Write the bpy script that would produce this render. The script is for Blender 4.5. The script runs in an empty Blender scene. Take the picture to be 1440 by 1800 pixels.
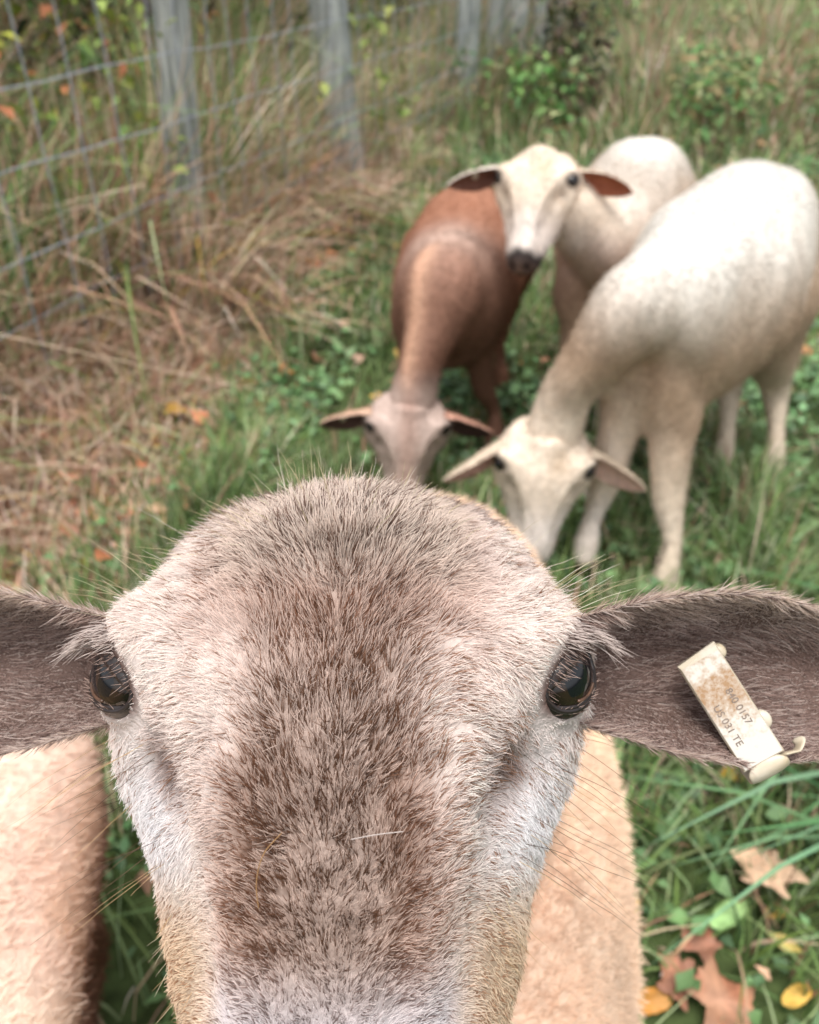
import bpy, math, random
import numpy as np
from mathutils import Vector

rng = np.random.default_rng(7)
random.seed(7)
SC = bpy.context.scene
COL = SC.collection

# ------------------------------------------------------------------ camera
CAM_H, PITCH = 1.075, math.radians(35)
cd = bpy.data.cameras.new('camera')
cam = bpy.data.objects.new('camera', cd)
COL.objects.link(cam)
cam.location = (0, 0, CAM_H)
cam.rotation_euler = (math.pi / 2 - PITCH, 0, 0)
cd.sensor_fit = 'HORIZONTAL'
cd.sensor_width = 36
cd.lens = 36.1
cd.clip_start = 0.01
cd.clip_end = 300
cd.dof.use_dof = True
cd.dof.focus_distance = 0.25
cd.dof.aperture_fstop = 15
SC.camera = cam

# ------------------------------------------------------------------ sky, sun, exposure
SUN_EL, SUN_AZ = math.radians(76), math.radians(195)
world = bpy.data.worlds.new('World')
SC.world = world
world.use_nodes = True
nt = world.node_tree
nt.nodes.clear()
wo = nt.nodes.new('ShaderNodeOutputWorld')
bg = nt.nodes.new('ShaderNodeBackground')
sky = nt.nodes.new('ShaderNodeTexSky')
sky.sky_type = 'NISHITA'
sky.sun_disc = False
sky.sun_elevation = SUN_EL
sky.sun_rotation = SUN_AZ
sky.air_density = 1.0
sky.dust_density = 4.0
hsv = nt.nodes.new('ShaderNodeHueSaturation')
hsv.inputs['Saturation'].default_value = 0.2
nt.links.new(sky.outputs[0], hsv.inputs['Color'])
nt.links.new(hsv.outputs[0], bg.inputs[0])
bg.inputs[1].default_value = 0.15
nt.links.new(bg.outputs[0], wo.inputs[0])
sl = bpy.data.lights.new('sun', 'SUN')
sl.energy = 1.5
sl.angle = math.radians(25)
sl.color = (1.0, 0.965, 0.92)
sun = bpy.data.objects.new('sun', sl)
COL.objects.link(sun)
sdir = Vector((math.sin(SUN_AZ) * math.cos(SUN_EL), math.cos(SUN_AZ) * math.cos(SUN_EL), math.sin(SUN_EL)))
sun.rotation_euler = sdir.to_track_quat('Z', 'Y').to_euler()
SC.view_settings.view_transform = 'Standard'
SC.view_settings.look = 'None'
SC.view_settings.gamma = 1.0
SC.view_settings.exposure = 0.95
try:
    SC.view_settings.use_curve_mapping = False
except Exception:
    pass
SC.render.engine = 'CYCLES'
SC.cycles.max_bounces = 9
SC.cycles.diffuse_bounces = 8
SC.cycles.transmission_bounces = 4
SC.cycles.use_denoising = True
SC.cycles_curves.shape = 'RIBBONS'
SC.cycles_curves.subdivisions = 2


# ------------------------------------------------------------------ helpers
def lin(r, g, b):
    c = np.array([r, g, b], float) / 255
    return np.where(c <= 0.04045, c / 12.92, ((c + 0.055) / 1.055) ** 2.4)


def norm(v):
    v = np.asarray(v, float)
    return v / np.maximum(np.linalg.norm(v, axis=-1, keepdims=True), 1e-12)


def smooth(a, b, x):
    t = np.clip((np.asarray(x, float) - a) / (b - a), 0, 1)
    return t * t * (3 - 2 * t)


_nk = np.random.default_rng(3).normal(size=(3, 7, 3))
_np = np.random.default_rng(4).uniform(0, 6.28, size=(3, 7))


def noise(P, scale=1.0, k=0):
    """smooth sum-of-sines noise in about -1..1"""
    P = np.asarray(P, float) * scale
    v = 0
    for i in range(7):
        v = v + np.sin(P @ (_nk[k, i] * (0.6 + 0.25 * i)) + _np[k, i])
    return v / 3.2


def herm(x, X, Y):
    """smooth interpolation of table Y (rows) over X"""
    X = np.asarray(X, float)
    Y = np.asarray(Y, float)
    if Y.ndim == 1:
        Y = Y[:, None]
    m = np.gradient(Y, X, axis=0)
    i = np.clip(np.searchsorted(X, x) - 1, 0, len(X) - 2)
    h = (X[i + 1] - X[i])[:, None]
    t = ((x - X[i]))[:, None] / h
    return ((2 * t ** 3 - 3 * t ** 2 + 1) * Y[i] + (t ** 3 - 2 * t ** 2 + t) * h * m[i]
            + (-2 * t ** 3 + 3 * t ** 2) * Y[i + 1] + (t ** 3 - t ** 2) * h * m[i + 1])


def tag(o, label=None, cat=None, group=None, kind=None):
    if label: o['label'] = label
    if cat: o['category'] = cat
    if group: o['group'] = group
    if kind: o['kind'] = kind
    return o


def empty(name, loc=(0, 0, 0)):
    o = bpy.data.objects.new(name, None)
    o.location = loc
    o.empty_display_size = 0.05
    COL.objects.link(o)
    return o


def link(name, me, parent=None, mat=None):
    if mat is not None and not me.materials:
        me.materials.append(mat)
    o = bpy.data.objects.new(name, me)
    COL.objects.link(o)
    if parent is not None:
        o.parent = parent
        o.location = -Vector(parent.location)
    return o


def build(name, V, F, cols=None, shade=True):
    """mesh from vertex array and a list (or array) of faces; cols is a per-vertex colour"""
    me = bpy.data.meshes.new(name)
    V = np.asarray(V, np.float32)
    if isinstance(F, np.ndarray):
        n, k = F.shape
        me.vertices.add(len(V))
        me.vertices.foreach_set('co', V.ravel())
        me.loops.add(n * k)
        me.loops.foreach_set('vertex_index', F.astype(np.int32).ravel())
        me.polygons.add(n)
        me.polygons.foreach_set('loop_start', np.arange(0, n * k, k, dtype=np.int32))
        me.update(calc_edges=True)
    else:
        me.from_pydata(V.tolist(), [], F)
        me.update()
    if shade:
        me.polygons.foreach_set('use_smooth', np.ones(len(me.polygons), bool))
    if cols is not None:
        a = me.attributes.new('col', 'FLOAT_COLOR', 'POINT')
        c = np.ones((len(V), 4), np.float32)
        c[:, :3] = cols
        a.data.foreach_set('color', c.ravel())
    return me


def grid_faces(n, m, closed=True):
    """quads of n rings with m points each"""
    i, j = np.meshgrid(np.arange(n - 1), np.arange(m if closed else m - 1), indexing='ij')
    a = i * m + j
    b = i * m + (j + 1) % m
    return np.stack([a, b, b + m, a + m], -1).reshape(-1, 4)


def rings_mesh(R):
    """closed loft from rings R (n, m, 3): vertices, face list with end caps"""
    n, m, _ = R.shape
    F = [list(map(int, q)) for q in grid_faces(n, m)]
    F.append(list(range(m))[::-1])
    F.append([(n - 1) * m + k for k in range(m)])
    return R.reshape(-1, 3), F


def tube(P, rx, rz, side=None, m=24, n=None, cap=True):
    """loft along points P, half-width rx along the sideways axis and rz across it"""
    P = np.asarray(P, float)
    k = len(P)
    rx = np.broadcast_to(np.asarray(rx, float), k)
    rz = np.broadcast_to(np.asarray(rz, float), k)
    d = np.r_[0, np.cumsum(np.linalg.norm(np.diff(P, axis=0), axis=1))]
    n = n or max(6, 6 * k)
    q = np.linspace(0, d[-1], n)
    Q = herm(q, d, P)
    RX = herm(q, d, rx)[:, 0]
    RZ = herm(q, d, rz)[:, 0]
    if cap:   # round both ends
        e = 0.55 * (RX + RZ)
        f0 = np.clip(q / np.maximum(e[0] * .8, 1e-4), 0, 1)
        f1 = np.clip((d[-1] - q) / np.maximum(e[-1] * .8, 1e-4), 0, 1)
        f = np.sqrt(np.clip(1 - (1 - f0) ** 2, 0.02, 1)) * np.sqrt(np.clip(1 - (1 - f1) ** 2, 0.02, 1))
        RX, RZ = RX * f, RZ * f
    T = norm(np.gradient(Q, axis=0))
    side = np.array([1., 0, 0]) if side is None else norm(side)
    S = norm(side - (T @ side)[:, None] * T)
    U = np.cross(T, S)
    a = np.linspace(0, 2 * math.pi, m, endpoint=False)
    R = Q[:, None] + S[:, None] * (RX[:, None] * np.cos(a))[..., None] + U[:, None] * (RZ[:, None] * np.sin(a))[..., None]
    return rings_mesh(R)


def merge(parts):
    V, F, o = [], [], 0
    for v, f in parts:
        V.append(v)
        F += [[i + o for i in q] for q in f]
        o += len(v)
    return np.concatenate(V), F


def remesh(V, F, voxel, its=4):
    me = build('tmp', V, F)
    ob = bpy.data.objects.new('tmp', me)
    COL.objects.link(ob)
    r = ob.modifiers.new('r', 'REMESH')
    r.mode = 'VOXEL'
    r.voxel_size = voxel
    s = ob.modifiers.new('s', 'SMOOTH')
    s.factor = 0.5
    s.iterations = its
    dg = bpy.context.evaluated_depsgraph_get()
    ev = ob.evaluated_get(dg)
    m2 = ev.to_mesh()
    n = len(m2.vertices)
    v = np.empty(n * 3, np.float32)
    m2.vertices.foreach_get('co', v)
    f = np.empty(len(m2.loops), np.int32)
    m2.loops.foreach_get('vertex_index', f)
    ok = len(f) == 4 * len(m2.polygons)
    fl = f.reshape(-1, 4) if ok else None
    faces = fl.tolist() if ok else [list(p.vertices) for p in m2.polygons]
    ev.to_mesh_clear()
    bpy.data.objects.remove(ob)
    bpy.data.meshes.remove(me)
    return v.reshape(-1, 3).astype(float), faces


def scatter(me, n, weight=None):
    """n random surface points: positions, normals, vertex colours"""
    me.calc_loop_triangles()
    t = np.empty(len(me.loop_triangles) * 3, np.int32)
    me.loop_triangles.foreach_get('vertices', t)
    t = t.reshape(-1, 3)
    v = np.empty(len(me.vertices) * 3, np.float32)
    me.vertices.foreach_get('co', v)
    v = v.reshape(-1, 3).astype(float)
    nn = np.empty(len(me.vertices) * 3, np.float32)
    me.vertices.foreach_get('normal', nn)
    nn = nn.reshape(-1, 3).astype(float)
    A = np.linalg.norm(np.cross(v[t[:, 1]] - v[t[:, 0]], v[t[:, 2]] - v[t[:, 0]]), axis=1)
    if weight is not None:
        A = A * np.maximum(weight(v[t].mean(1)), 0)
    c = np.cumsum(A)
    k = np.searchsorted(c, rng.random(n) * c[-1])
    k = np.clip(k, 0, len(t) - 1)
    r1, r2 = np.sqrt(rng.random(n)), rng.random(n)
    w = np.stack([1 - r1, r1 * (1 - r2), r1 * r2], 1)
    P = (v[t[k]] * w[..., None]).sum(1)
    N = norm((nn[t[k]] * w[..., None]).sum(1))
    Cc = None
    if 'col' in me.attributes:
        cc = np.empty(len(me.vertices) * 4, np.float32)
        me.attributes['col'].data.foreach_get('color', cc)
        cc = cc.reshape(-1, 4)[:, :3]
        Cc = (cc[t[k]] * w[..., None]).sum(1)
    return P, N, Cc


def hair(name, P, D0, D1, L, rad, C0, C1, mat, parent, npt=4, tip=0.25, wig=0.0):
    """hair strands: roots P, root and tip directions, length, root radius, root and tip colour"""
    n = len(P)
    hc = bpy.data.hair_curves.new(name)
    hc.add_curves([npt] * n)
    t = np.linspace(0, 1, npt)
    pos = np.empty((n, npt, 3))
    pos[:, 0] = P
    for i in range(1, npt):
        d = norm(D0 * (1 - t[i]) + D1 * t[i])
        if wig:
            d = norm(d + rng.normal(0, wig, (n, 3)))
        pos[:, i] = pos[:, i - 1] + d * (np.asarray(L)[:, None] / (npt - 1))
    hc.attributes['position'].data.foreach_set('vector', pos.astype(np.float32).ravel())
    ra = hc.attributes.get('radius') or hc.attributes.new('radius', 'FLOAT', 'POINT')
    r = np.broadcast_to(np.asarray(rad, float).reshape(-1, 1), (n, 1)) * (1 - (1 - tip) * t ** 1.5)[None]
    ra.data.foreach_set('value', r.astype(np.float32).ravel())
    ca = hc.attributes.new('col', 'FLOAT_COLOR', 'POINT')
    c = np.ones((n, npt, 4), np.float32)
    k = (t ** 0.8)[None, :, None]
    c[..., :3] = C0[:, None] * (1 - k) + C1[:, None] * k
    ca.data.foreach_set('color', c.ravel())
    return link(name, hc, parent, mat)


# ------------------------------------------------------------------ materials
def new_mat(name):
    m = bpy.data.materials.new(name)
    m.use_nodes = True
    t = m.node_tree
    t.nodes.clear()
    out = t.nodes.new('ShaderNodeOutputMaterial')
    return m, t, out


def attr_mat(name, rough=0.6, spec=0.3, transl=0.0, noise_amt=0.0, scale=60, bump=0.0, bscale=200):
    """material coloured by the 'col' attribute, with grain, relief and some light passing through"""
    m, t, out = new_mat(name)
    a = t.nodes.new('ShaderNodeAttribute')
    a.attribute_name = 'col'
    p = t.nodes.new('ShaderNodeBsdfPrincipled')
    p.inputs['Roughness'].default_value = rough
    p.inputs['Specular IOR Level'].default_value = spec
    src = a.outputs['Color']
    if noise_amt:
        tc = t.nodes.new('ShaderNodeTexCoord')
        nz = t.nodes.new('ShaderNodeTexNoise')
        nz.inputs['Scale'].default_value = scale
        nz.inputs['Detail'].default_value = 5
        t.links.new(tc.outputs['Object'], nz.inputs['Vector'])
        mr = t.nodes.new('ShaderNodeMapRange')
        mr.inputs[1].default_value, mr.inputs[2].default_value = 0.25, 0.75
        mr.inputs[3].default_value, mr.inputs[4].default_value = 1 - noise_amt, 1 + noise_amt
        t.links.new(nz.outputs['Fac'], mr.inputs[0])
        mu = t.nodes.new('ShaderNodeVectorMath')
        mu.operation = 'SCALE'
        t.links.new(src, mu.inputs[0])
        t.links.new(mr.outputs[0], mu.inputs['Scale'])
        src = mu.outputs[0]
    if bump:
        tc2 = t.nodes.new('ShaderNodeTexCoord')
        nb = t.nodes.new('ShaderNodeTexNoise')
        nb.inputs['Scale'].default_value = bscale
        t.links.new(tc2.outputs['Object'], nb.inputs['Vector'])
        bu = t.nodes.new('ShaderNodeBump')
        bu.inputs['Strength'].default_value = bump
        bu.inputs['Distance'].default_value = 0.005
        t.links.new(nb.outputs['Fac'], bu.inputs['Height'])
        t.links.new(bu.outputs[0], p.inputs['Normal'])
    t.links.new(src, p.inputs['Base Color'])
    if transl:
        tr = t.nodes.new('ShaderNodeBsdfTranslucent')
        t.links.new(src, tr.inputs['Color'])
        mx = t.nodes.new('ShaderNodeMixShader')
        mx.inputs[0].default_value = transl
        t.links.new(p.outputs[0], mx.inputs[1])
        t.links.new(tr.outputs[0], mx.inputs[2])
        t.links.new(mx.outputs[0], out.inputs[0])
    else:
        t.links.new(p.outputs[0], out.inputs[0])
    return m


def plain_mat(name, col, rough=0.5, spec=0.4, noise_amt=0.25, scale=40, col2=None, bump=0.2, bscale=150, stretch=None, metal=0.0):
    m, t, out = new_mat(name)
    p = t.nodes.new('ShaderNodeBsdfPrincipled')
    p.inputs['Roughness'].default_value = rough
    p.inputs['Specular IOR Level'].default_value = spec
    p.inputs['Metallic'].default_value = metal
    tc = t.nodes.new('ShaderNodeTexCoord')
    vec = tc.outputs['Object']
    if stretch:
        mp = t.nodes.new('ShaderNodeMapping')
        mp.inputs['Scale'].default_value = stretch
        t.links.new(vec, mp.inputs[0])
        vec = mp.outputs[0]
    nz = t.nodes.new('ShaderNodeTexNoise')
    nz.inputs['Scale'].default_value = scale
    nz.inputs['Detail'].default_value = 6
    t.links.new(vec, nz.inputs['Vector'])
    cr = t.nodes.new('ShaderNodeValToRGB')
    c2 = np.asarray(col) * (1 - noise_amt) if col2 is None else np.asarray(col2)
    cr.color_ramp.elements[0].position = 0.32
    cr.color_ramp.elements[1].position = 0.68
    cr.color_ramp.elements[0].color = (*c2, 1)
    cr.color_ramp.elements[1].color = (*col, 1)
    t.links.new(nz.outputs['Fac'], cr.inputs[0])
    t.links.new(cr.outputs[0], p.inputs['Base Color'])
    if bump:
        nb = t.nodes.new('ShaderNodeTexNoise')
        nb.inputs['Scale'].default_value = bscale
        t.links.new(vec, nb.inputs['Vector'])
        bu = t.nodes.new('ShaderNodeBump')
        bu.inputs['Strength'].default_value = bump
        bu.inputs['Distance'].default_value = 0.004
        t.links.new(nb.outputs['Fac'], bu.inputs['Height'])
        t.links.new(bu.outputs[0], p.inputs['Normal'])
    t.links.new(p.outputs[0], out.inputs[0])
    return m


M_FUR = attr_mat('fur', 0.45, 0.35, 0.4)
M_WOOL = attr_mat('wool', 0.75, 0.1, 0.2)
M_SKIN = attr_mat('skin', 0.7, 0.2, 0, 0.2, 90, 0.3, 400)
M_GRASS = attr_mat('grass', 0.5, 0.3, 0.3)
M_DRY = attr_mat('dry_grass', 0.7, 0.2, 0.2)
M_LEAF = attr_mat('leaf', 0.55, 0.3, 0.2, 0.35, 45, 0.3, 120)
M_LID = plain_mat('eyelid_skin', lin(34, 26, 25), 0.4, 0.5, 0.4, 300)
M_LID2 = plain_mat('eyelid_inner', lin(84, 58, 42), 0.3, 0.5, 0.5, 250)
M_TAG = plain_mat('tag_plastic', lin(186, 178, 163), 0.4, 0.5, 0.2, 90, lin(170, 154, 126), 0.1)
M_INK = plain_mat('tag_ink', lin(124, 110, 100), 0.6, 0.2, 0.3, 500)
M_WOOD = plain_mat('weathered_wood', lin(178, 182, 178), 0.85, 0.15, 0.3, 9, lin(104, 108, 106), 0.8, 30, (6, 6, 0.6))
M_WIRE = plain_mat('galvanised_wire', lin(176, 182, 196), 0.45, 0.5, 0.3, 30, lin(130, 134, 142), 0.1, metal=0.3)
M_STEM = plain_mat('stem', lin(130, 120, 75), 0.7, 0.2, 0.3, 30)


def tag_face_mat():
    m, t, out = new_mat('tag_face')
    p = t.nodes.new('ShaderNodeBsdfPrincipled')
    p.inputs['Roughness'].default_value = 0.45
    tc = t.nodes.new('ShaderNodeTexCoord')
    nz = t.nodes.new('ShaderNodeTexNoise')
    nz.inputs['Scale'].default_value = 420
    nz.inputs['Detail'].default_value = 6
    nz.inputs['Roughness'].default_value = 0.7
    t.links.new(tc.outputs['Object'], nz.inputs['Vector'])
    at = t.nodes.new('ShaderNodeAttribute')
    at.attribute_name = 'col'      # red = how dirty this stretch of the plate is
    ma = t.nodes.new('ShaderNodeMath')
    ma.operation = 'MULTIPLY_ADD'
    sep = t.nodes.new('ShaderNodeSeparateColor')
    t.links.new(at.outputs['Color'], sep.inputs[0])
    t.links.new(sep.outputs[0], ma.inputs[0])
    ma.inputs[1].default_value = 0.42
    t.links.new(nz.outputs['Fac'], ma.inputs[2])
    cr = t.nodes.new('ShaderNodeValToRGB')
    e = cr.color_ramp.elements
    e[0].position, e[0].color = 0.66, (*lin(188, 182, 172), 1)
    e[1].position, e[1].color = 1.06, (*lin(140, 108, 74), 1)
    t.links.new(ma.outputs[0], cr.inputs[0])
    t.links.new(cr.outputs[0], p.inputs['Base Color'])
    t.links.new(p.outputs[0], out.inputs[0])
    return m


M_TAGF = tag_face_mat()


def eye_mat(dark):
    """eyeball: bar pupil, amber iris, dark rim (object +Z looks out, X is the bar)"""
    m, t, out = new_mat('eyeball')
    p = t.nodes.new('ShaderNodeBsdfPrincipled')
    p.inputs['Roughness'].default_value = 0.03
    p.inputs['Specular IOR Level'].default_value = 0.5
    p.inputs['Coat Weight'].default_value = 0.0
    p.inputs['Coat Roughness'].default_value = 0.02
    tc = t.nodes.new('ShaderNodeTexCoord')
    sp = t.nodes.new('ShaderNodeSeparateXYZ')
    t.links.new(tc.outputs['Object'], sp.inputs[0])

    def mth(op, a, b=None):
        n = t.nodes.new('ShaderNodeMath')
        n.operation = op
        for i, v in enumerate((a, b)):
            if v is None: continue
            if isinstance(v, (int, float)): n.inputs[i].default_value = v
            else: t.links.new(v, n.inputs[i])
        return n.outputs[0]
    x, y = sp.outputs[0], sp.outputs[1]
    px = mth('POWER', mth('ABSOLUTE', mth('DIVIDE', x, 0.0075)), 4)
    py = mth('POWER', mth('ABSOLUTE', mth('DIVIDE', y, 0.0042)), 4)
    pup = mth('LESS_THAN', mth('ADD', px, py), 1.0)
    r = mth('SQRT', mth('ADD', mth('MULTIPLY', x, x), mth('MULTIPLY', y, y)))
    cr = t.nodes.new('ShaderNodeValToRGB')
    e = cr.color_ramp.elements
    e[0].position, e[0].color = 0.0, (*lin(22, 16, 14), 1)
    e[1].position, e[1].color = 1.0, (*lin(10, 8, 8), 1)
    k = e.new(0.62); k.color = (*lin(34, 25, 18), 1)
    k = e.new(0.80); k.color = (*lin(14, 10, 9), 1)
    t.links.new(mth('DIVIDE', r, 0.0145), cr.inputs[0])
    mx = t.nodes.new('ShaderNodeMixRGB')
    t.links.new(pup, mx.inputs[0])
    t.links.new(cr.outputs[0], mx.inputs[1])
    mx.inputs[2].default_value = (0.003, 0.004, 0.006, 1)
    t.links.new(mx.outputs[0], p.inputs['Base Color'])
    t.links.new(p.outputs[0], out.inputs[0])
    return m


M_EYE = eye_mat(1)


# ------------------------------------------------------------------ the ground
FENCE_P, FENCE_D = np.array([-0.69, 2.85]), norm([0.334, 0.943])
FENCE_R = np.array([FENCE_D[1], -FENCE_D[0]])


def fence_q(x, y):          # metres in front of the fence line (towards the pasture)
    return (x - FENCE_P[0]) * FENCE_R[0] + (y - FENCE_P[1]) * FENCE_R[1]


def dry_edge(y):            # how far the dry strip reaches out from the fence
    return np.interp(y, [0.5, 1.6, 2.4, 3.2, 4.2, 8], [0.66, 0.52, 0.30, 0.12, -.06, -.1])


def terrain(x, y):
    x, y = np.asarray(x, float), np.asarray(y, float)
    P = np.stack([x, y, 0 * x], -1)
    z = 0.012 * noise(P, 2.2) + 0.006 * noise(P, 7, 1)
    z = z + 0.075 * np.maximum(y - 6.5, 0) * smooth(6, 10, y)
    q = fence_q(x, y)
    return z + 0.10 * smooth(0.25, -0.4, q) * smooth(1, 2, y) - 0.012


def ground():
    a = np.r_[np.linspace(-60, -6, 19)[:-1], np.linspace(-6, 6, 97), np.linspace(6, 60, 19)[1:]]
    b = np.r_[np.linspace(-60, -1, 14)[:-1], np.linspace(-1, 11, 97), np.linspace(11, 90, 25)[1:]]
    X, Y = np.meshgrid(a, b, indexing='xy')
    V = np.stack([X, Y, terrain(X, Y)], -1).reshape(-1, 3)
    F = grid_faces(len(b), len(a), closed=False)
    x, y = V[:, 0], V[:, 1]
    q = fence_q(x, y)
    w = smooth(0.15, -0.15, q - dry_edge(y) + 0.15 * noise(V, 5))[:, None]
    w = np.where((y < 0.3)[:, None], w * 0.5, w)
    c = lin(66, 78, 46) * (1 - w) + lin(150, 114, 90) * w
    far = smooth(7, 14, y)[:, None]
    c = c * (1 - far) + lin(128, 134, 92) * far
    c = c * (1 + 0.25 * noise(V, 9, 2)[:, None])
    return build('ground', V, F, np.clip(c, 0.005, 1))


g = link('ground', ground(), None, attr_mat('soil', 0.95, 0.1, 0, 0.5, 35, 0.6, 60))
tag(g, 'pasture ground of dark soil under grass and leaf litter', kind='structure')


# ------------------------------------------------------------------ blades, leaves
def blades(P, H, W, bend, az, C0, C1, twist=None):
    """bent grass blades as one triangle soup: verts, tris, colours"""
    n = len(P)
    t = np.array([0, 0.38, 0.72, 1.0])
    dirv = np.stack([np.cos(az), np.sin(az), 0 * az], -1)
    ta = az + math.pi / 2 if twist is None else az + twist
    sv = np.stack([np.cos(ta), np.sin(ta), 0 * az], -1)
    V = np.empty((n, 7, 3))
    c = np.empty((n, 7, 3))
    k = 0
    for i, tt in enumerate(t):
        ctr = P + dirv * (H * bend * tt ** 1.7)[:, None]
        ctr[:, 2] += H * (tt * np.sqrt(np.clip(1 - 0.6 * np.minimum(bend, 1.2) ** 2 * tt, 0.03, 1)))
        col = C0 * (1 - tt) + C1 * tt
        if i < 3:
            w = (W * (1.0, 0.9, 0.6)[i] * 0.5)[:, None]
            V[:, k] = ctr - sv * w
            V[:, k + 1] = ctr + sv * w
            c[:, k] = c[:, k + 1] = col
            k += 2
        else:
            V[:, k] = ctr
            c[:, k] = col
    T = np.array([[0, 1, 3], [0, 3, 2], [2, 3, 5], [2, 5, 4], [4, 5, 6]])
    F = (np.arange(n)[:, None, None] * 7 + T[None]).reshape(-1, 3)
    return V.reshape(-1, 3), F, c.reshape(-1, 3)


def leaflets(P, size, az, tilt, C, asp=0.55):
    """small folded leaves: 6 verts, 4 tris each"""
    n = len(P)
    f = np.stack([np.cos(az) * np.cos(tilt), np.sin(az) * np.cos(tilt), np.sin(tilt)], -1)
    s = np.stack([-np.sin(az), np.cos(az), 0 * az], -1)
    u = np.cross(f, s)
    L, Wd = size[:, None], size[:, None] * asp
    roll = rng.normal(0, .4, n)[:, None]
    s = norm(s + u * roll)
    V = np.stack([P, P + f * L * .4 - s * Wd * .5 + u * Wd * .18, P + f * L * .4 + s * Wd * .5 + u * Wd * .18,
                  P + f * L * .45 - u * Wd * .05, P + f * L - u * L * .12], 1)
    T = np.array([[0, 3, 1], [0, 2, 3], [1, 3, 4], [3, 2, 4]])
    F = (np.arange(n)[:, None, None] * 5 + T[None]).reshape(-1, 3)
    c = np.repeat(C[:, None], 5, 1)
    c[:, 3] *= 1.12
    return V.reshape(-1, 3), F, c.reshape(-1, 3)


def joinarr(parts):
    V, F, C, o = [], [], [], 0
    for v, f, c in parts:
        V.append(v); F.append(f + o); C.append(c)
        o += len(v)
    return np.concatenate(V), np.concatenate(F), np.clip(np.concatenate(C), 0.003, 0.95)


def pick(cols, n, p=None):
    cols = np.array(cols)
    if p is not None: p = np.array(p) / np.sum(p)
    k = rng.choice(len(cols), n, p=p)
    return cols[k] * rng.uniform(0.75, 1.25, (n, 1)) * rng.uniform(0.92, 1.08, (n, 3))


def in_view(n, y0, y1, margin=0.5):
    """random ground points in the wedge the camera looks over, with a margin"""
    y = np.sqrt(rng.uniform(y0 ** 2, y1 ** 2, n))
    half = 0.5 * (0.819 * y + 0.62) + margin
    x = rng.uniform(-1, 1, n) * half
    return x, y


GREENS = [lin(108, 136, 80), lin(126, 154, 94), lin(96, 122, 78), lin(146, 168, 112), lin(164, 182, 136), lin(122, 146, 82)]
DRYS = [lin(204, 176, 152), lin(216, 192, 166), lin(182, 144, 120), lin(196, 158, 134), lin(228, 208, 190), lin(168, 130, 110)]
YEL = [lin(190, 160, 70), lin(150, 150, 70)]


def grass_zone(x, y):
    q = fence_q(x, y)
    P = np.stack([x, y, 0 * x], -1)
    return smooth(-0.08, 0.14, q - dry_edge(y) + 0.14 * noise(P, 4) + 0.08 * noise(P, 11, 1))


HOOVES = [(.507, 1.257), (.369, 1.352), (.875, 1.69), (.765, 1.72), (.215, 1.83), (.515, 1.72)]


def make_grass():
    parts = []
    for n, y0, y1, h0, h1, w, mg in ((82000, 0.25, 2.0, .035, .12, .0050, .85), (50000, 2.0, 4.2, .06, .15, .0075, 1.1), (56000, 4.2, 9, .10, .26, .013, 1.4)):
        x, y = in_view(n, y0, y1, mg)
        k = rng.random(n) < grass_zone(x, y) * (0.22 + 0.78 * smooth(-.5, .5, noise(np.stack([x, y, 0 * x], -1), 6, 2))) + 0.02
        x, y = x[k], y[k]
        n = len(x)
        P = np.stack([x, y, terrain(x, y)], -1)
        H = rng.uniform(h0, h1, n) * (1 + 0.8 * np.clip(noise(P, 6, 1), -.6, 1.1))
        for fx, fy in HOOVES:          # cropped and trodden round the feet
            H = H * np.where((x - fx) ** 2 + (y - fy + .04) ** 2 < .075 ** 2, .4, 1)
        W = w * rng.uniform(.6, 1.3, n)
        bend = np.abs(rng.normal(.55, .35, n))
        az = rng.uniform(0, 6.283, n)
        c = pick(GREENS, n)
        d = rng.random(n) < np.interp(y, [0, 4, 9], [.12, .2, .4])
        c[d] = pick(DRYS, d.sum())
        mod = (1 + .30 * noise(P, 5))[:, None]
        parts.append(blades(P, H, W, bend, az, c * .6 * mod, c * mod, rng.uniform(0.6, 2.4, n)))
    return joinarr(parts)


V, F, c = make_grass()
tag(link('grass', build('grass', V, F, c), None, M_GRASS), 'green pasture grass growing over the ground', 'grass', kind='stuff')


def make_cover():
    parts = []
    for n, y0, y1, s in ((11000, .25, 2.2, .025), (17000, 2.0, 5, .034), (12000, 5, 9, .055)):
        x, y = in_view(n, y0, y1, 1.0)
        pt = smooth(-.15, .5, noise(np.stack([x, y, 0 * x], -1), 3.3, 1) + 0.5 * (x > .2))
        k = rng.random(n) < grass_zone(x, y) * pt
        x, y = x[k], y[k]
        n = len(x)
        P = np.stack([x, y, terrain(x, y) + rng.uniform(.01, .07, n)], -1)
        parts.append(leaflets(P, s * rng.uniform(.6, 1.6, n), rng.uniform(0, 6.283, n), rng.normal(.2, .35, n),
                              pick([lin(98, 130, 84), lin(114, 148, 98), lin(88, 116, 82), lin(128, 160, 114)], n), .7))
    return joinarr(parts)


V, F, c = make_cover()
tag(link('ground_cover', build('ground_cover', V, F, c, False), None, M_GRASS), 'low broadleaf weeds mixed through the pasture grass', 'weeds', kind='stuff')


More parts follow.
